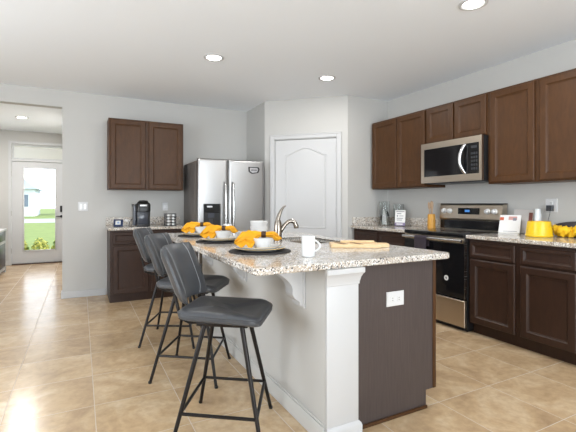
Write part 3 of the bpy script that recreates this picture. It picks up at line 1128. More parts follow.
def towel(u, v):
    y = ty0 + (ty1 - ty0) * u
    s = v * 2 - 1
    if abs(s) < 0.12:
        a = s / 0.12 * PI / 2
        x = 0.062 + 0.021 * math.sin(a)
        z = 0.861 + 0.021 * math.cos(a)
    else:
        k = (abs(s) - 0.12) / 0.88
        x = 0.062 + (0.021 if s > 0 else -0.021)
        z = 0.861 - k * (0.115 if s > 0 else 0.085)
        x += 0.004 * math.sin(u * 9) * k * (1 if s > 0 else 0)
    return PG(y, z, x)


mb.grid(towel, 10, 28)
tw = single('dish_towel', mb, M_towel, 'dark plum dish towel hanging over the range handle', 'towel')
sm = tw.modifiers.new('thick', 'SOLIDIFY')
sm.thickness = 0.005
sm.offset = 0.0

# ------------------------------------------------------------------ counter stools
def make_stool():
    t = thing('counter_stool', 'grey upholstered counter stool with four splayed dark legs, nearest the camera', 'stool', (0.69, 2.06, 0), R(-36), 'grey counter stools along the island')
    ORIG[t.name] = Vector((0, 0, 0))
    # seat cushion: tapered rounded rectangle, dished
    def seat_loop(d, z, lift=0.0):
        out = []
        for x, y in round_rect(-0.205, 0.235, -0.205, 0.205, 0.065, 6):
            tp = 1.0 - 0.10 * (0.235 - x) / 0.44
            y2 = y * tp
            f = 1 - d / 0.2
            zz = z
            zz += 0.016 * max(0, -x / 0.205) ** 2          # rises toward the back
            zz += 0.010 * (y2 / 0.205) ** 2
            zz -= 0.012 * max(0, (x - 0.12) / 0.115) ** 2   # waterfall front
            out.append(Vector((x * f, y2 * f, zz)))
        return out
    mb = MB()
    mb.rings([seat_loop(0.05, 0.607), seat_loop(0.012, 0.609), seat_loop(0.002, 0.614), seat_loop(0.0, 0.621), seat_loop(0.0, 0.634), seat_loop(0.004, 0.647), seat_loop(0.014, 0.655), seat_loop(0.035, 0.658), seat_loop(0.10, 0.654), seat_loop(0.16, 0.652)])
    s = part('seat', mb, M_leather, t, local=True)
    pp = [p + Vector((0, 0, 0.0)) for p in seat_loop(0.0005, 0.640)]
    part('seat_piping', MB().tube(pp + [pp[0]], 0.0035, 6), M_leather, s, local=True)

    # backrest: curved, leaning cushion
    W = 0.186

    def bk(u, v, off):
        y = (u * 2 - 1)
        z = 0.700 + 0.288 * v
        wv = W * (0.88 + 0.16 * v - 0.10 * v * v)
        # rounded corners
        ex = 1.0
        if v > 0.8:
            k = (v - 0.8) / 0.2
            ex = 1 - 0.10 * (1 - math.sqrt(max(0, 1 - k * k)))
        if v < 0.3:
            k = (0.3 - v) / 0.3
            ex = 1 - 0.16 * (1 - math.sqrt(max(0, 1 - k * k)))
        yy = y * wv * ex
        x = -0.212 - 0.112 * v ** 1.15 + 0.055 * y * y
        n = Vector((1, -0.5 * y, 0.30)).normalized()
        edge = min(1.0, 4.5 * min(1 - abs(y), 0.5), 5.5 * min(v, 1 - v) + 0.0)
        th = 0.006 + 0.019 * math.sqrt(max(edge, 0))
        return Vector((x, yy, z)) + n * th * off
    nu, nv = 20, 16
    mb = MB()
    f = [[mb.bm.verts.new(bk(i / nu, j / nv, 1)) for j in range(nv + 1)] for i in range(nu + 1)]
    b = [[mb.bm.verts.new(bk(i / nu, j / nv, -1)) for j in range(nv + 1)] for i in range(nu + 1)]
    for i in range(nu):
        for j in range(nv):
            mb.bm.faces.new((f[i][j], f[i + 1][j], f[i + 1][j + 1], f[i][j + 1]))
            mb.bm.faces.new((b[i][j], b[i][j + 1], b[i + 1][j + 1], b[i + 1][j]))
    for i in range(nu):
        mb.bm.faces.new((f[i][0], b[i][0], b[i + 1][0], f[i + 1][0]))
        mb.bm.faces.new((f[i][nv], f[i + 1][nv], b[i + 1][nv], b[i][nv]))
    for j in range(nv):
        mb.bm.faces.new((f[0][j], f[0][j + 1], b[0][j + 1], b[0][j]))
        mb.bm.faces.new((f[nu][j], b[nu][j], b[nu][j + 1], f[nu][j + 1]))
    br = part('backrest', mb, M_leather, t, local=True)
    mb = MB()
    for u in (0.16, 0.84):
        mb.tube([bk(u, 0.02 + 0.96 * k / 12, 1.02) for k in range(13)], 0.0016, 5)
        mb.tube([bk(u, 0.02 + 0.96 * k / 12, -1.02) for k in range(13)], 0.0016, 5)
    part('seam', mb, M_thread, br, local=True)
    # two flat bars join the seat frame to the backrest
    for y in (-0.085, 0.085):
        mb = MB()
        mb.tube([(-0.10, y, 0.594), (-0.165, y, 0.592), (-0.215, y, 0.612), (-0.232, y, 0.68), (-0.248, y, 0.74)], 0.0095, 8)
        part('back_support', mb, M_legmetal, t, local=True)
    part('seat_frame', MB().box(-0.11, 0.16, -0.13, 0.13, 0.587, 0.6065, 0.004), M_legmetal, t, local=True)
    top = 0.588
    XT, XB = {-1: -0.070, 1: 0.130}, {-1: -0.200, 1: 0.235}

    def pos(sx, sy, z):
        k = z / top
        dx = -0.028 if sy > 0 else (0.030 * (1 - k) if sx > 0 else 0.0)
        return Vector((dx + XB[sx] + (XT[sx] - XB[sx]) * k, sy * (0.245 + (0.120 - 0.245) * k), z))
    for sx in (-1, 1):
        for sy in (-1, 1):
            g = part('leg', MB().tube([pos(sx, sy, 0.004), pos(sx, sy, top)], [0.010, 0.0125], 10), M_legmetal, t, local=True)
            part('foot_cap', MB().lathe([(0.0115, 0.0), (0.0125, 0.012)], tuple(pos(sx, sy, 0)), 10), M_black, g, local=True)
    zz = 0.175
    for a, b2 in (((-1, -1), (1, -1)), ((1, -1), (1, 1)), ((1, 1), (-1, 1)), ((-1, 1), (-1, -1))):
        part('stretcher', MB().tube([pos(*a, zz), pos(*b2, zz)], 0.0085, 8), M_legmetal, t, local=True)
    return t


st = make_stool()
dup(st, (0.722, 2.89, 0), R(-36), 'grey upholstered counter stool with four splayed dark legs, middle of the row of three')
dup(st, (0.735, 3.66, 0), R(-30), 'grey upholstered counter stool with four splayed dark legs, farthest, by the base cabinet')

# ------------------------------------------------------------------ place settings
def local_single(name, mb, mat, label, cat, loc, rz=0, group=None):
    me = _mesh(name, mb, mat, None, True)
    o = bpy.data.objects.new(name, me)
    COL.objects.link(o)
    o.location = loc
    o.rotation_euler = (0, 0, rz)
    props(o, label, cat, group)
    ORIG[o.name] = Vector((0, 0, 0))
    return o


SPOTS = [(0.975, 2.235, 'the setting nearest the camera'), (0.960, 2.95, 'the middle setting of the three'), (0.955, 3.56, 'the far setting nearest the refrigerator')]
GP = ('placemats on the island', 'gold-rimmed chargers on the island', 'white dinner plates on the island', 'white bowls of the place settings', 'yellow napkins of the place settings', 'dark napkin rings')
z = Z_CT + 0.0006
mb = MB().lathe([(0.188, 0), (0.191, 0.003), (0.188, 0.006), (0.10, 0.0062)], n=48)
p_mat = local_single('placemat', mb, M_mat, 'round charcoal woven placemat under ' + SPOTS[0][2], 'placemat', (*SPOTS[0][:2], z), 0, GP[0])
mb = MB().lathe([(0.10, 0), (0.115, 0.002), (0.150, 0.016), (0.1535, 0.0175), (0.150, 0.0190), (0.112, 0.0058), (0.05, 0.0050)], n=56)
p_ch = local_single('charger_plate', mb, M_china, 'wide white charger plate with gold edge in ' + SPOTS[0][2], 'plate', (*SPOTS[0][:2], z + 0.0068), 0, GP[1])
part('gold_edge', MB().lathe([(0.1505, 0.0193), (0.1535, 0.0190), (0.1545, 0.0176), (0.1535, 0.0165)], n=56, cap0=False, cap1=False), M_gold, p_ch, 'gold rim', local=True)
mb = MB().lathe([(0.075, 0), (0.088, 0.002), (0.126, 0.018), (0.129, 0.0205), (0.126, 0.0220), (0.088, 0.0055), (0.03, 0.0046)], n=52)
p_pl = local_single('dinner_plate', mb, M_china, 'white dinner plate under the bowl of ' + SPOTS[0][2], 'plate', (*SPOTS[0][:2], z + 0.0125), 0, GP[2])
part('gold_edge', MB().lathe([(0.1262, 0.0223), (0.1292, 0.0215), (0.1297, 0.0203)], n=52, cap0=False, cap1=False), M_gold, p_pl, 'gold rim', local=True)
mb = MB().lathe([(0.038, 0), (0.042, 0.001), (0.052, 0.020), (0.066, 0.058), (0.070, 0.066), (0.0665, 0.0665), (0.060, 0.050), (0.046, 0.018), (0.02, 0.008)], n=40)
p_bo = local_single('bowl', mb, M_china, 'small white bowl holding the yellow napkin of ' + SPOTS[0][2], 'bowl', (SPOTS[0][0] + 0.012, SPOTS[0][1] - 0.006, z + 0.0180), 0, GP[3])


# napkin gathered through a ring: long side hanging over the bowl (x < 0) and a short fan (x > 0)
def napkin_side(keys, ph, shear=0.0, nseg=26, nring=40):
    """keys: (x, top z, bottom z, half depth); folded cloth with soft pleats"""
    mb = MB()
    loops = []
    for i in range(nseg + 1):
        t = i / nseg * (len(keys) - 1)
        k = min(int(t), len(keys) - 2)
        f = t - k
        f = f * f * (3 - 2 * f) if 0 < k < len(keys) - 2 else f
        x, zt, zb_, hd = [keys[k][j] + (keys[k + 1][j] - keys[k][j]) * f for j in range(4)]
        g = i / nseg
        lp_ = []
        for q in range(nring):
            a = 2 * PI * q / nring
            ca, sa = math.cos(a), math.sin(a)
            yy = hd * (abs(ca) ** 0.75) * (1 if ca > 0 else -1)
            zz = (zt + zb_) / 2 + (zt - zb_) / 2 * sa
            pl = math.sin(sa * 5.5 + ph + g * 2.0) * min(1, g * 2.5)
            yy += 0.011 * pl * (1 if ca > 0 else -1) * abs(ca)
            xx = x + 0.008 * math.sin(sa * 4.0 + ph) * g
            zz += 0.004 * math.sin(a * 3 + ph + g * 5) * min(1, g * 2)
            yy -= shear * max(0.0, 0.022 - zz) * min(1, g * 3)
            lp_.append(Vector((xx, yy, zz)))
        loops.append(lp_)
    return mb.rings(loops)


RZ = -YAW
zb = z + 0.0180 + 0.066
mb = napkin_side([(-0.004, 0.029, 0.003, 0.012), (-0.028, 0.036, -0.002, 0.022), (-0.050, 0.040, -0.030, 0.026), (-0.068, 0.036, -0.062, 0.026), (-0.088, 0.040, -0.056, 0.030), (-0.104, 0.030, -0.036, 0.034), (-0.128, 0.030, -0.058, 0.036), (-0.150, 0.004, -0.046, 0.028), (-0.168, -0.022, -0.036, 0.010)], 0.4, 0.75)
m2 = napkin_side([(0.004, 0.029, 0.003, 0.012), (0.030, 0.032, 0.001, 0.026), (0.055, 0.032, 0.000, 0.036), (0.075, 0.028, -0.020, 0.038), (0.095, 0.014, -0.022, 0.030), (0.104, 0.000, -0.010, 0.012)], 1.9)
tmp = bpy.data.meshes.new('fold')
m2.bm.to_mesh(tmp)
mb.bm.from_mesh(tmp)
bpy.data.meshes.remove(tmp)
p_na = local_single('napkin', mb, M_yellow, 'mustard yellow cloth napkin draped over the bowl of ' + SPOTS[0][2], 'napkin', (SPOTS[0][0] + 0.02, SPOTS[0][1] - 0.01, zb + 0.003), RZ, GP[4])
MR = Matrix.Translation((0, 0, 0.016)) @ Matrix.Rotation(R(90), 4, 'Y')
mb = MB().lathe([(0.0165, -0.015), (0.0195, -0.013), (0.0205, 0.0), (0.0195, 0.013), (0.0165, 0.015), (0.0155, 0.0)], (0, 0, 0), 24, MR, False, False)
bmesh.ops.remove_doubles(mb.bm, verts=mb.bm.verts, dist=1e-6)
mb2 = MB().lathe([(0.0165, -0.015), (0.0195, -0.013), (0.0205, 0.0), (0.0195, 0.013), (0.0165, 0.015), (0.0155, 0.0), (0.0165, -0.0149)], (0, 0, 0), 24, MR, False, False)
p_ri = local_single('napkin_ring', mb2, M_brownring, 'dark brown napkin ring around the yellow napkin of ' + SPOTS[0][2], 'napkin ring', (SPOTS[0][0] + 0.02, SPOTS[0][1] - 0.01, zb + 0.003), RZ, GP[5])
for x, y, w_ in SPOTS[1:]:
    for o, lab in ((p_mat, 'round charcoal woven placemat under '), (p_ch, 'wide white charger plate with gold edge in '), (p_pl, 'white dinner plate under the bowl of '), (p_bo, 'small white bowl holding the yellow napkin of ')):
        k = 1 if o is p_bo else 0
        dup(o, (x + 0.012 * k, y - 0.006 * k, o.location.z), None, lab + w_)
    for o, lab in ((p_na, 'mustard yellow cloth napkin draped over the bowl of '), (p_ri, 'dark brown napkin ring around the yellow napkin of ')):
        dup(o, (x + 0.02, y - 0.01, o.location.z), RZ + R(6 if y > 3.2 else -4), lab + w_)


def mug(loc, rz, label, s=1.0):
    t = thing('mug', label, 'mug', loc, rz, 'white mugs on the island')
    ORIG[t.name] = Vector((0, 0, 0))
    part('cup', MB().lathe([(0.033 * s, 0), (0.036 * s, 0.002), (0.0375 * s, 0.01), (0.038 * s, 0.110 * s), (0.0375 * s, 0.113 * s), (0.0355 * s, 0.112 * s), (0.035 * s, 0.02), (0.02 * s, 0.008)], (0, 0, 0), 36), M_china, t, local=True)
    part('handle', MB().tube([(0.036 + 0.030 * math.sin(PI * i / 10), 0, 0.028 + 0.062 * i / 10) for i in range(11)], 0.0052, 8), M_china, t, local=True)
    return t


mug((1.118, 1.895, z), R(-40), 'white mug with a handle standing alone at the near end of the island')
mug((1.135, 3.30, z), R(150), 'white mug behind the napkin of the middle place setting')
single('small_cup', MB().lathe([(0.026, 0), (0.028, 0.002), (0.036, 0.062), (0.034, 0.062), (0.025, 0.01), (0.01, 0.006)], (1.165, 3.02, z), 30), M_china, 'small white handleless cup right of the middle place setting', 'cup')

# stacked white bowls at the far end of the island
for k, (lab, rr, hh) in enumerate((('wide white serving bowl, lower of the stack of two near the faucet', 0.086, 0.075), ('wide white serving bowl, upper of the stack of two near the faucet', 0.088, 0.075))):
    mb = MB().lathe([(0.045, 0), (0.050, 0.002), (rr * 0.88, hh * 0.30), (rr * 0.97, hh * 0.78), (rr, hh * 0.96), (rr - 0.002, hh), (rr - 0.006, hh * 0.94), (rr * 0.82, hh * 0.3), (0.03, 0.009)], (1.515, 3.50, z + k * 0.050), 44)
    single('serving_bowl', mb, M_china, lab, 'bowl', 'stacked white serving bowls')

# wooden board on the island
cb = thing('cutting_board', 'pale wooden serving board with two dark inlaid strips lying on the island', 'cutting board', (1.655, 2.17, z), -YAW + R(-2))
ORIG[cb.name] = Vector((0, 0, 0))
bp_ = [(-0.175, -0.085), (0.150, -0.085), (0.150, -0.050), (0.215, -0.040), (0.215, 0.040), (0.150, 0.050), (0.150, 0.085), (-0.175, 0.085)]
mb = MB()
loops = []
for d, zz in ((0.003, 0), (0, 0.003), (0, 0.021), (0.003, 0.024)):
    loops.append([Vector((x, y, zz)) for x, y in inset(bp_, d)])
mb.rings(loops)
part('board', mb, M_board, cb, local=True)
for x0 in (-0.125, -0.02):
    part('inlay', MB().prism([(x0 + 0.03, -0.0815), (x0 + 0.062, -0.0815), (x0 + 0.012, 0.03), (x0 - 0.020, 0.03)], lambda p: Vector((p[0], p[1], 0.0241)), lambda p: Vector((p[0], p[1], 0.0262))), M_boardslot, cb, local=True)
cb2 = thing('wooden_slat_trivet', 'short pale wooden slat lying on top of the serving board', 'trivet', (1.655, 2.17, z + 0.0245), -YAW + R(-2))
ORIG[cb2.name] = Vector((0, 0, 0))
part('slat', MB().box(-0.10, 0.13, 0.036, 0.076, 0, 0.012, 0.003), M_board, cb2, local=True)

# ------------------------------------------------------------------ back-wall worktop
ct = Z_CT + 0.0006
cm = thing('coffee_maker', 'black single-serve coffee maker with grey front on the back worktop', 'coffee maker', (0.695, 5.33, ct))
cx, cy = 0.695, 5.33
BWD = 0.092
mb = MB()
loops = []
for z_, d in ((0, 0.01), (0.006, 0), (0.03, 0), (0.24, -0.004), (0.275, 0.0), (0.292, 0.012), (0.30, 0.035)):
    loops.append([Vector((x, y, ct + z_)) for x, y in inset(round_rect(cx - 0.072, cx + 0.090, cy - 0.07, cy + 0.13, 0.035, 5), d)])
mb.rings(loops)
part('housing', mb, M_coffee, cm)
part('water_tank', MB().prism(round_rect(cx - 0.112, cx - 0.074, cy - 0.05, cy + 0.12, 0.015, 4), lambda p: Vector((p[0], p[1], ct + 0.02)), lambda p: Vector((p[0], p[1], ct + 0.255))), M_tank, cm, 'smoky side water tank')
part('tank_lid', MB().prism(round_rect(cx - 0.116, cx - 0.073, cy - 0.055, cy + 0.125, 0.015, 4), lambda p: Vector((p[0], p[1], ct + 0.2555)), lambda p: Vector((p[0], p[1], ct + 0.285))), M_black, cm)
mb = MB()
loops = []
for z_, d in ((0.19, 0.012), (0.20, 0.002), (0.275, 0.0), (0.298, 0.012), (0.31, 0.03)):
    loops.append([Vector((x, y, ct + z_)) for x, y in inset(round_rect(cx - 0.080, cx + 0.092, cy - 0.125, cy - 0.0, 0.05, 6), d)])
mb.rings(loops)
part('brew_head', mb, M_black, cm)
part('brew_handle', MB().tube([(cx - 0.055, cy - 0.06, ct + 0.300), (cx - 0.045, cy - 0.105, ct + 0.318), (cx, cy - 0.128, ct + 0.322), (cx + 0.045, cy - 0.105, ct + 0.318), (cx + 0.055, cy - 0.06, ct + 0.300)], 0.012, 10), M_black, cm)
part('silver_plate', MB().box(cx - 0.042, cx + 0.042, cy - 0.128, cy - 0.1255, ct + 0.255, ct + 0.278, 0.001), M_silver, cm)
part('drip_base', MB().prism(round_rect(cx - 0.075, cx + 0.075, cy - 0.125, cy - 0.0705, 0.02, 5), lambda p: Vector((p[0], p[1], ct)), lambda p: Vector((p[0], p[1], ct + 0.03))), M_black, cm)
part('front_panel', MB().box(cx - 0.055, cx + 0.055, cy - 0.0745, cy - 0.0705, ct + 0.035, ct + 0.185, 0.001), M_tank, cm)
part('power_cord', MB().tube([(cx - 0.11, cy + 0.06, ct + 0.10), (cx - 0.135, cy + 0.03, ct + 0.075), (cx - 0.155, cy - 0.01, ct + 0.03), (cx - 0.16, cy - 0.03, ct + 0.006), (cx - 0.13, cy - 0.06, ct + 0.005), (cx - 0.10, cy - 0.02, ct + 0.005)], 0.004, 6), M_black, cm)

pr = thing('pod_rack', 'black wire rack of white coffee pods right of the coffee maker', 'rack', (1.03, 5.27, ct))
rx, ry = 1.03, 5.27
mb = MB()
HW, HD, HH = 0.062, 0.05, 0.165
for sx in (-1, 1):
    for sy in (-1, 1):
        mb.box(rx + sx * HW - 0.005, rx + sx * HW + 0.005, ry + sy * HD - 0.005, ry + sy * HD + 0.005, ct, ct + HH)
for k in range(5):
    zz = ct + 0.003 + k * 0.038
    for sy in (-1, 1):
        mb.box(rx - HW, rx + HW, ry + sy * HD - 0.004, ry + sy * HD + 0.004, zz, zz + 0.007)
    for sx in (-1, 1):
        mb.box(rx + sx * HW - 0.004, rx + sx * HW + 0.004, ry - HD, ry + HD, zz, zz + 0.007)
    mb.box(rx - 0.003, rx + 0.003, ry - HD, ry + HD, zz, zz + 0.005)
part('frame', mb, M_black, pr)
podn = 0
for k in range(4):
    for q, dx in (('left', -0.030), ('right', 0.030)):
        m_ = Matrix.Translation((rx + dx, ry + 0.02, ct + 0.0256 + k * 0.038)) @ Matrix.Rotation(R(90), 4, 'X')
        mb = MB().lathe([(0.011, -0.015), (0.012, 0.02), (0.0147, 0.045), (0.0147, 0.066)], (0, 0, 0), 16, m_)
        row = ('bottom', 'second', 'third', 'top')[k]
        single('coffee_pod', mb, M_china, 'white coffee pod at the %s of the %s row of the black wire rack' % (q, row), 'coffee pod', 'white pods in the wire rack')

tb = thing('desk_tablet', 'small dark blue framed screen propped at the left end of the back worktop', 'tablet', (0.415, 5.36, ct), R(-8))
ORIG[tb.name] = Vector((0, 0, 0))
tl = Matrix.Translation((0, 0, 0.001)) @ Matrix.Rotation(R(-38), 4, 'X')
part('housing', MB().box(-0.055, 0.055, -0.006, 0.006, 0.004, 0.112, 0.003, 2, tl), plain('navy_plastic', (0.02, 0.035, 0.09), 0.3), tb, local=True)
part('screen', MB().box(-0.032, 0.028, -0.0072, -0.0062, 0.030, 0.090, 0, 1, tl), M_china, tb, local=True)
part('icon', MB().box(-0.012, 0.012, -0.0078, -0.0073, 0.046, 0.074, 0, 1, tl), plain('icon_blue', (0.30, 0.42, 0.62), 0.4), tb, local=True)
part('stand', MB().box(-0.02, 0.02, 0.010, 0.06, 0.0, 0.006), M_dark, tb, local=True)

# ------------------------------------------------------------------ right worktop, left of the range
def glass_cyl(name, label, c, r, h):
    mb = MB().lathe([(r - 0.002, 0), (r, 0.002), (r, h), (r - 0.004, h), (r - 0.004, 0.012), (0.01, 0.010)], c, 36)
    return single(name, mb, M_glass, label, 'vase', 'clear glass cylinder vases')


v1 = (3.63, 4.135, ct)
glass_cyl('glass_vase', 'tall clear glass cylinder vase holding a white card, in the corner by the pantry wall', v1, 0.069, 0.32)
v2 = (3.74, 3.985, ct)
glass_cyl('glass_vase', 'shorter clear glass cylinder vase behind the small white sign', v2, 0.066, 0.285)
# folded white card / spatula bundle in the tall vase
mb = MB()
cp_ = [(-0.036, 0.0), (0.030, 0.0), (0.022, 0.10), (-0.008, 0.21), (-0.016, 0.21), (-0.030, 0.10)]
mk = Matrix.Translation((v1[0], v1[1], ct + 0.013)) @ Matrix.Rotation(-R(40), 4, 'Z')
mb.prism(cp_, lambda p: mk @ Vector((p[0], -0.008, p[1])), lambda p: mk @ Vector((p[0], 0.008, p[1])))
single('folded_napkin', mb, M_paper, 'white tapering folded napkin standing inside the tall glass vase', 'napkin')
for k, (a, b, cc, lab) in enumerate((((-0.048, 0.05), (-0.040, 0.125), 0.010, 'left'), ((0.030, 0.175), (0.052, 0.105), 0.013, 'right'))):
    mb = MB()
    p0, p1 = mk @ Vector((a[0], -0.018, a[1])), mk @ Vector((b[0], -0.018, b[1]))
    mid = (p0 + p1) / 2
    mb.tube([p0, p0.lerp(p1, 0.15), mid, p0.lerp(p1, 0.85), p1, mk @ Vector((b[0] * 0.8, -0.012, 0.004))], [cc * 0.5, cc, cc, cc, 0.003, 0.003], 10)
    single('utensil', mb, M_black, 'black-handled utensil on the %s side inside the tall glass vase' % lab, 'utensil', 'black utensils in the tall vase')

sg = thing('counter_sign', 'small white printed sign in a clear stand in front of the shorter glass vase', 'sign', (3.64, 3.86, ct), R(-62))
ORIG[sg.name] = Vector((0, 0, 0))
tl = Matrix.Translation((0, 0, 0.002)) @ Matrix.Rotation(R(-8), 4, 'X')
part('card', MB().box(-0.067, 0.067, -0.002, 0.002, 0.045, 0.205, 0, 1, tl), M_paper, sg, local=True)
part('footer', MB().box(-0.067, 0.067, -0.0026, 0.0021, 0.006, 0.0445, 0, 1, tl), M_purple, sg, 'violet lower band', local=True)
tx = MB()
for (a, b, c, d) in [tuple(1.28 * q for q in r_) for r_ in ((-0.042, 0.042, 0.142, 0.150), (-0.034, 0.010, 0.122, 0.129), (-0.034, -0.022, 0.095, 0.110), (-0.010, 0.034, 0.100, 0.105), (-0.034, 0.030, 0.075, 0.081), (-0.034, 0.020, 0.058, 0.064))]:
    tx.box(a, b, -0.0028, -0.0021, c, d, 0, 1, tl)
part('print', tx, M_greyprint, sg, 'grey lines of print', local=True)
part('footer_print', MB().box(-0.045, 0.038, -0.0032, -0.0027, 0.018, 0.033, 0, 1, tl), M_paper, sg, local=True)
part('stand', MB().box(-0.068, 0.068, -0.02, 0.035, 0.0, 0.003), M_glass, sg, local=True)

ckc = (3.665, 3.362, ct)
single('utensil_crock', MB().lathe([(0.041, 0), (0.045, 0.002), (0.045, 0.08), (0.042, 0.155), (0.039, 0.168), (0.036, 0.168), (0.037, 0.01), (0.01, 0.008)], ckc, 32), M_crock, 'amber utensil crock left of the range backguard', 'crock')
for k, (dx, dy, lab, h, rr) in enumerate(((-0.012, 0.030, 'leaning left', 0.312, 0.018), (0.004, 0.006, 'upright in the middle', 0.325, 0.019), (-0.004, -0.020, 'leaning right', 0.318, 0.016))):
    base = Vector((ckc[0] + dx * 0.3, ckc[1] + dy * 0.3, ct + 0.012))
    tip = Vector((ckc[0] + dx, ckc[1] + dy, ct + h))
    pts = [base.lerp(tip, t) for t in (0, 0.45, 0.7, 0.76, 0.84, 0.93, 1.0)]
    mb = MB().tube(pts, [0.005, 0.005, 0.006, rr * 0.7, rr * 0.8, rr * 0.72, 0.004], 10)
    single('wooden_spoon', mb, M_spoon, 'wooden spoon %s in the amber crock' % lab, 'spoon', 'wooden spoons in the crock')

# ------------------------------------------------------------------ right worktop, right of the range
def leaning(name, label, cat, loc, rz, tilt):
    t = thing(name, label, cat, loc, rz)
    ORIG[t.name] = Vector((0, 0, 0))
    return t, Matrix.Rotation(R(tilt), 4, 'X')


cbk, tl = leaning('cookbook_stand', 'white cookbook page propped on a stand right of the range', 'cookbook', (3.60, 2.37, ct), R(-66), -32)
tl = Matrix.Translation((0, 0, 0.004)) @ tl
part('page', MB().box(-0.088, 0.092, -0.006, 0.006, 0.008, 0.205, 0.002, 2, tl), M_paper, cbk, local=True)
part('picture', MB().box(-0.012, 0.060, -0.0068, -0.0061, 0.150, 0.188, 0, 1, tl), plain('print_pink', (0.55, 0.30, 0.27), 0.6), cbk, local=True)
part('dark_photo', MB().box(0.026, 0.056, -0.0074, -0.0069, 0.142, 0.172, 0, 1, tl), M_greyprint, cbk, local=True)
part('red_tab', MB().box(-0.086, -0.052, -0.0074, -0.0061, 0.145, 0.178, 0, 1, tl), M_red, cbk, local=True)
part('ledge', MB().box(-0.085, 0.089, -0.030, 0.010, 0.0, 0.008, 0.002), M_paper, cbk, local=True)
part('text_lines', MB().box(-0.05, 0.07, -0.0066, -0.0061, 0.022, 0.027, 0, 1, tl), M_greyprint, cbk, local=True)

bk2, tl = leaning('cookbook', 'pale grey cookbook with a red-brown edge leaning behind the yellow pot', 'book', (3.765, 2.345, ct), R(-80), -13)
tl = Matrix.Translation((0, 0, 0.004)) @ tl
part('cover', MB().box(-0.085, 0.085, -0.009, 0.009, 0.0, 0.235, 0.002, 2, tl), plain('pale_cover', (0.62, 0.58, 0.55), 0.5), bk2, local=True)
part('spine_band', MB().box(0.052, 0.0855, -0.0096, -0.0092, 0.10, 0.205, 0, 1, tl), plain('maroon_print', (0.18, 0.05, 0.035), 0.5), bk2, local=True)

pc = (3.58, 2.075, ct)
pt = thing('yellow_pot', 'glossy yellow pot, wider at its base, on the right worktop', 'pot', pc)
part('body', MB().lathe([(0.099, 0), (0.105, 0.002), (0.107, 0.014), (0.104, 0.022), (0.100, 0.06), (0.092, 0.120), (0.090, 0.136), (0.086, 0.136), (0.088, 0.12), (0.098, 0.014), (0.02, 0.008)], pc, 48), M_yellowpot, pt)
part('base_bead', MB().lathe([(0.106, 0.007), (0.110, 0.013), (0.1055, 0.019)], pc, 48, None, False, False), M_yellowpot, pt)
bc = (3.735, 2.175, ct)
single('glass_bottle', MB().lathe([(0.024, 0), (0.026, 0.002), (0.027, 0.19), (0.024, 0.20), (0.023, 0.205), (0.023, 0.243), (0.018, 0.245)], bc, 28), plain('frosted_bottle', (0.72, 0.76, 0.78), 0.3), 'frosted white bottle standing behind the yellow pot', 'bottle')

ad = thing('power_adapter', 'black power adapter plugged into the right wall outlet, with a thin cord', 'adapter', tuple(PR(2.148, 1.185, 0.009)))
part('block', pbox(PR, 2.088, 2.142, 1.146, 1.198, 0.0095, 0.040, None, bev=0.004), M_dark, ad)
part('cord', MB().tube([PR(2.110, 1.150, 0.03), PR(2.110, 1.12, 0.033), PR(2.122, 1.07, 0.034), PR(2.13, 1.035, 0.034), PR(2.13, 0.98, 0.037), PR(2.13, ct + 0.004, 0.042)], 0.0022, 6), M_dark, ad)

# yellow crumpled cloth and a dark platter for the shade behind it
pl_ = thing('dark_shadow_sheet', 'dark oval platter standing in for the shadow on the backsplash behind the yellow cloth', 'sheet', (3.775, 1.72, ct))
mk = Matrix.Translation((3.800, 1.80, ct + 0.012)) @ Matrix.Rotation(R(8), 4, 'Y')
lo = []
for sc_, n_ in ((0.9, 0), (1.0, 0.004), (1.0, 0.009), (0.86, 0.006)):
    lo.append([mk @ Vector((-n_, 0.29 * sc_ * math.cos(2 * PI * i / 40), 0.064 + 0.064 * sc_ * math.sin(2 * PI * i / 40))) for i in range(40)])
part('dish', MB().rings(lo), plain('dark_shadow_tone', (0.045, 0.042, 0.05), 0.3), pl_)  # solid dark oval put in where shade falls behind the cloth
mb = MB()
rnd = random.Random(3)
pts = []
for i in range(80):
    t = i / 79
    pts.append((3.733 + 0.009 * math.sin(i * 0.37), 2.045 - 0.64 * t, ct + 0.050 + 0.005 * math.sin(i * 0.57)))
mb.tube(pts, [0.012] + [0.041 + 0.006 * math.sin(i * 0.83) + 0.003 * rnd.random() for i in range(78)] + [0.012], 18)
for v in mb.bm.verts:
    c = v.co
    k = 0.006 * math.sin(c.y * 105 + c.z * 130) + 0.005 * math.sin(c.y * 163 - c.x * 160)
    v.co.x += k
    v.co.z = max(ct + 0.001, v.co.z + k)
single('yellow_cloth', mb, M_yellowcl if 'M_yellowcl' in globals() else plain('bright_yellow_cloth', (0.85, 0.52, 0.015), 0.8, var=0.15, vscale=40), 'crumpled bright yellow cloth bunched along the worktop at the right edge', 'cloth')

# ------------------------------------------------------------------ hallway console
cs_ = thing('hall_console', 'white hallway console with dark drawer fronts at the left edge beyond the opening', 'console', (-1.37, 8.2, 0))
CX0, CX1, CY0, CY1 = -1.618, -1.165, 7.85, 8.6
part('top', MB().box(CX0, CX1, CY0, CY1, 0.735, 0.77, 0.003), M_white, cs_)
mb = MB()
for yy in (CY0 + 0.01, CY1 - 0.05):
    for xx in (CX0 + 0.01, CX1 - 0.05):
        mb.box(xx, xx + 0.04, yy, yy + 0.04, 0, 0.7345)
mb.box(CX0 + 0.01, CX1 - 0.01, CY0 + 0.01, CY1 - 0.01, 0.52, 0.56)
mb.box(CX0 + 0.01, CX1 - 0.01, CY0 + 0.01, CY1 - 0.01, 0.06, 0.10)
part('frame', mb, M_white, cs_)
part('upper_drawer', MB().box(CX0 + 0.02, CX1 - 0.015, CY0 + 0.018, CY1 - 0.018, 0.565, 0.730, 0.004), M_black, cs_)
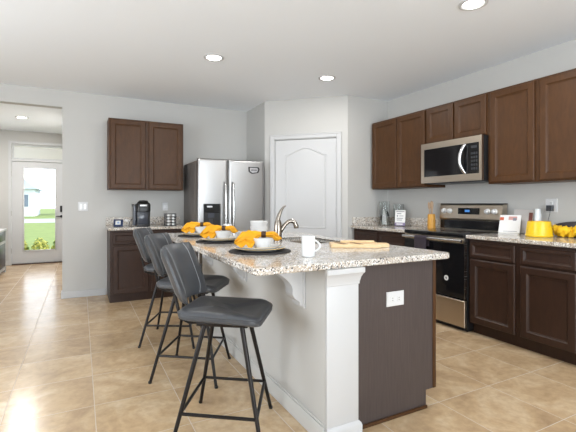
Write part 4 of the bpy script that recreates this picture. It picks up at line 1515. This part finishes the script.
part('lower_drawer', MB().box(CX0 + 0.02, CX1 - 0.015, CY0 + 0.018, CY1 - 0.018, 0.105, 0.515, 0.004), M_black, cs_)

# ------------------------------------------------------------------ outside the front door
struct('porch_floor', MB().box(-3.5, 1.5, 9.58, 10.9, -0.14, -0.02), M_concrete)
pe = MB()
pe.box(-3.5, 1.5, 9.58, 11.0, 2.50, 2.60)
pe.box(-3.5, 1.5, 10.85, 11.0, 2.10, 2.4995)
struct('porch_beam', pe, M_cream)
lawn = MB().box(-90, 90, 10.9, 32, -0.30, -0.10)
o = single('lawn', lawn, M_grass, 'bright green lawn seen through the glass of the front door', 'lawn', kind='stuff')
struct('street', MB().box(-90, 90, 32.01, 40, -0.30, -0.10), M_asphalt)
struct('far_ground', MB().box(-90, 90, 40.01, 120, -0.30, -0.10), M_grass)


def shrub(x, y, s, label, seed):
    rnd = random.Random(seed)
    t = thing('garden_shrub', label, 'shrub', (x, y, -0.10), 0, 'shrubs outside the front door')
    mb, md = MB(), MB()
    for i in range(420):
        th, ph = rnd.random() * 2 * PI, math.acos(rnd.random())
        r = s * (0.55 + 0.45 * rnd.random())
        c = Vector((x + r * math.sin(ph) * math.cos(th), y + r * math.sin(ph) * math.sin(th), 0.03 + 1.8 * r * math.cos(ph)))
        a = Vector((rnd.uniform(-1, 1), rnd.uniform(-1, 1), rnd.uniform(-0.4, 1))).normalized()
        b = a.orthogonal().normalized()
        L_, W_ = 0.040, 0.018
        q = mb if rnd.random() < 0.68 else md
        vs = [q.bm.verts.new(c + d) for d in (-a * L_, b * W_ + a.cross(b) * 0.008, a * L_, -b * W_ + a.cross(b) * 0.008)]
        q.bm.faces.new(vs)
    for k in range(7):
        a = k * 0.9
        md.tube([(x, y, -0.098), (x + s * 0.5 * math.cos(a), y + s * 0.5 * math.sin(a), 0.05 + s * 0.5)], 0.008, 5)
    part('yellow_leaves', mb, M_leaf, t, 'yellow-green leaves')
    part('green_leaves', md, M_leafd, t, 'dark green leaves and stems')


shrub(-1.29, 11.4, 0.19, 'yellow-green shrub at the left behind the front door glass', 1)
shrub(-0.87, 11.4, 0.19, 'yellow-green shrub at the middle behind the front door glass', 2)
shrub(-0.45, 11.4, 0.19, 'yellow-green shrub at the right behind the front door glass', 3)


def house(x0, x1, y, h, label):
    t = thing('distant_house', label, 'house', ((x0 + x1) / 2, y, -0.1), 0, 'houses across the street')
    part('wall', MB().box(x0, x1, y, y + 7, -0.099, h), M_house, t)
    rf = MB()
    rf.prism([(x0 - 0.4, h), (x1 + 0.4, h), (x1 - 1.6, h + 1.6), (x0 + 1.6, h + 1.6)], lambda p: Vector((p[0], y - 0.4, p[1] + 0.001)), lambda p: Vector((p[0], y + 7.4, p[1] + 0.001)))
    part('roof', rf, M_roof, t)
    n = 4
    for k in range(n):
        cx_ = x0 + (x1 - x0) * (k + 0.5) / n
        part('window', MB().box(cx_ - 0.6, cx_ + 0.6, y - 0.05, y - 0.001, 0.9, 2.1), plain('house_window', (0.16, 0.20, 0.26), 0.2), t)


house(-13.0, -4.2, 48, 2.7, 'pale house far across the street, left part of the front door glass')
house(-1.4, 7.0, 52, 2.7, 'pale house far across the street, right part of the front door glass')
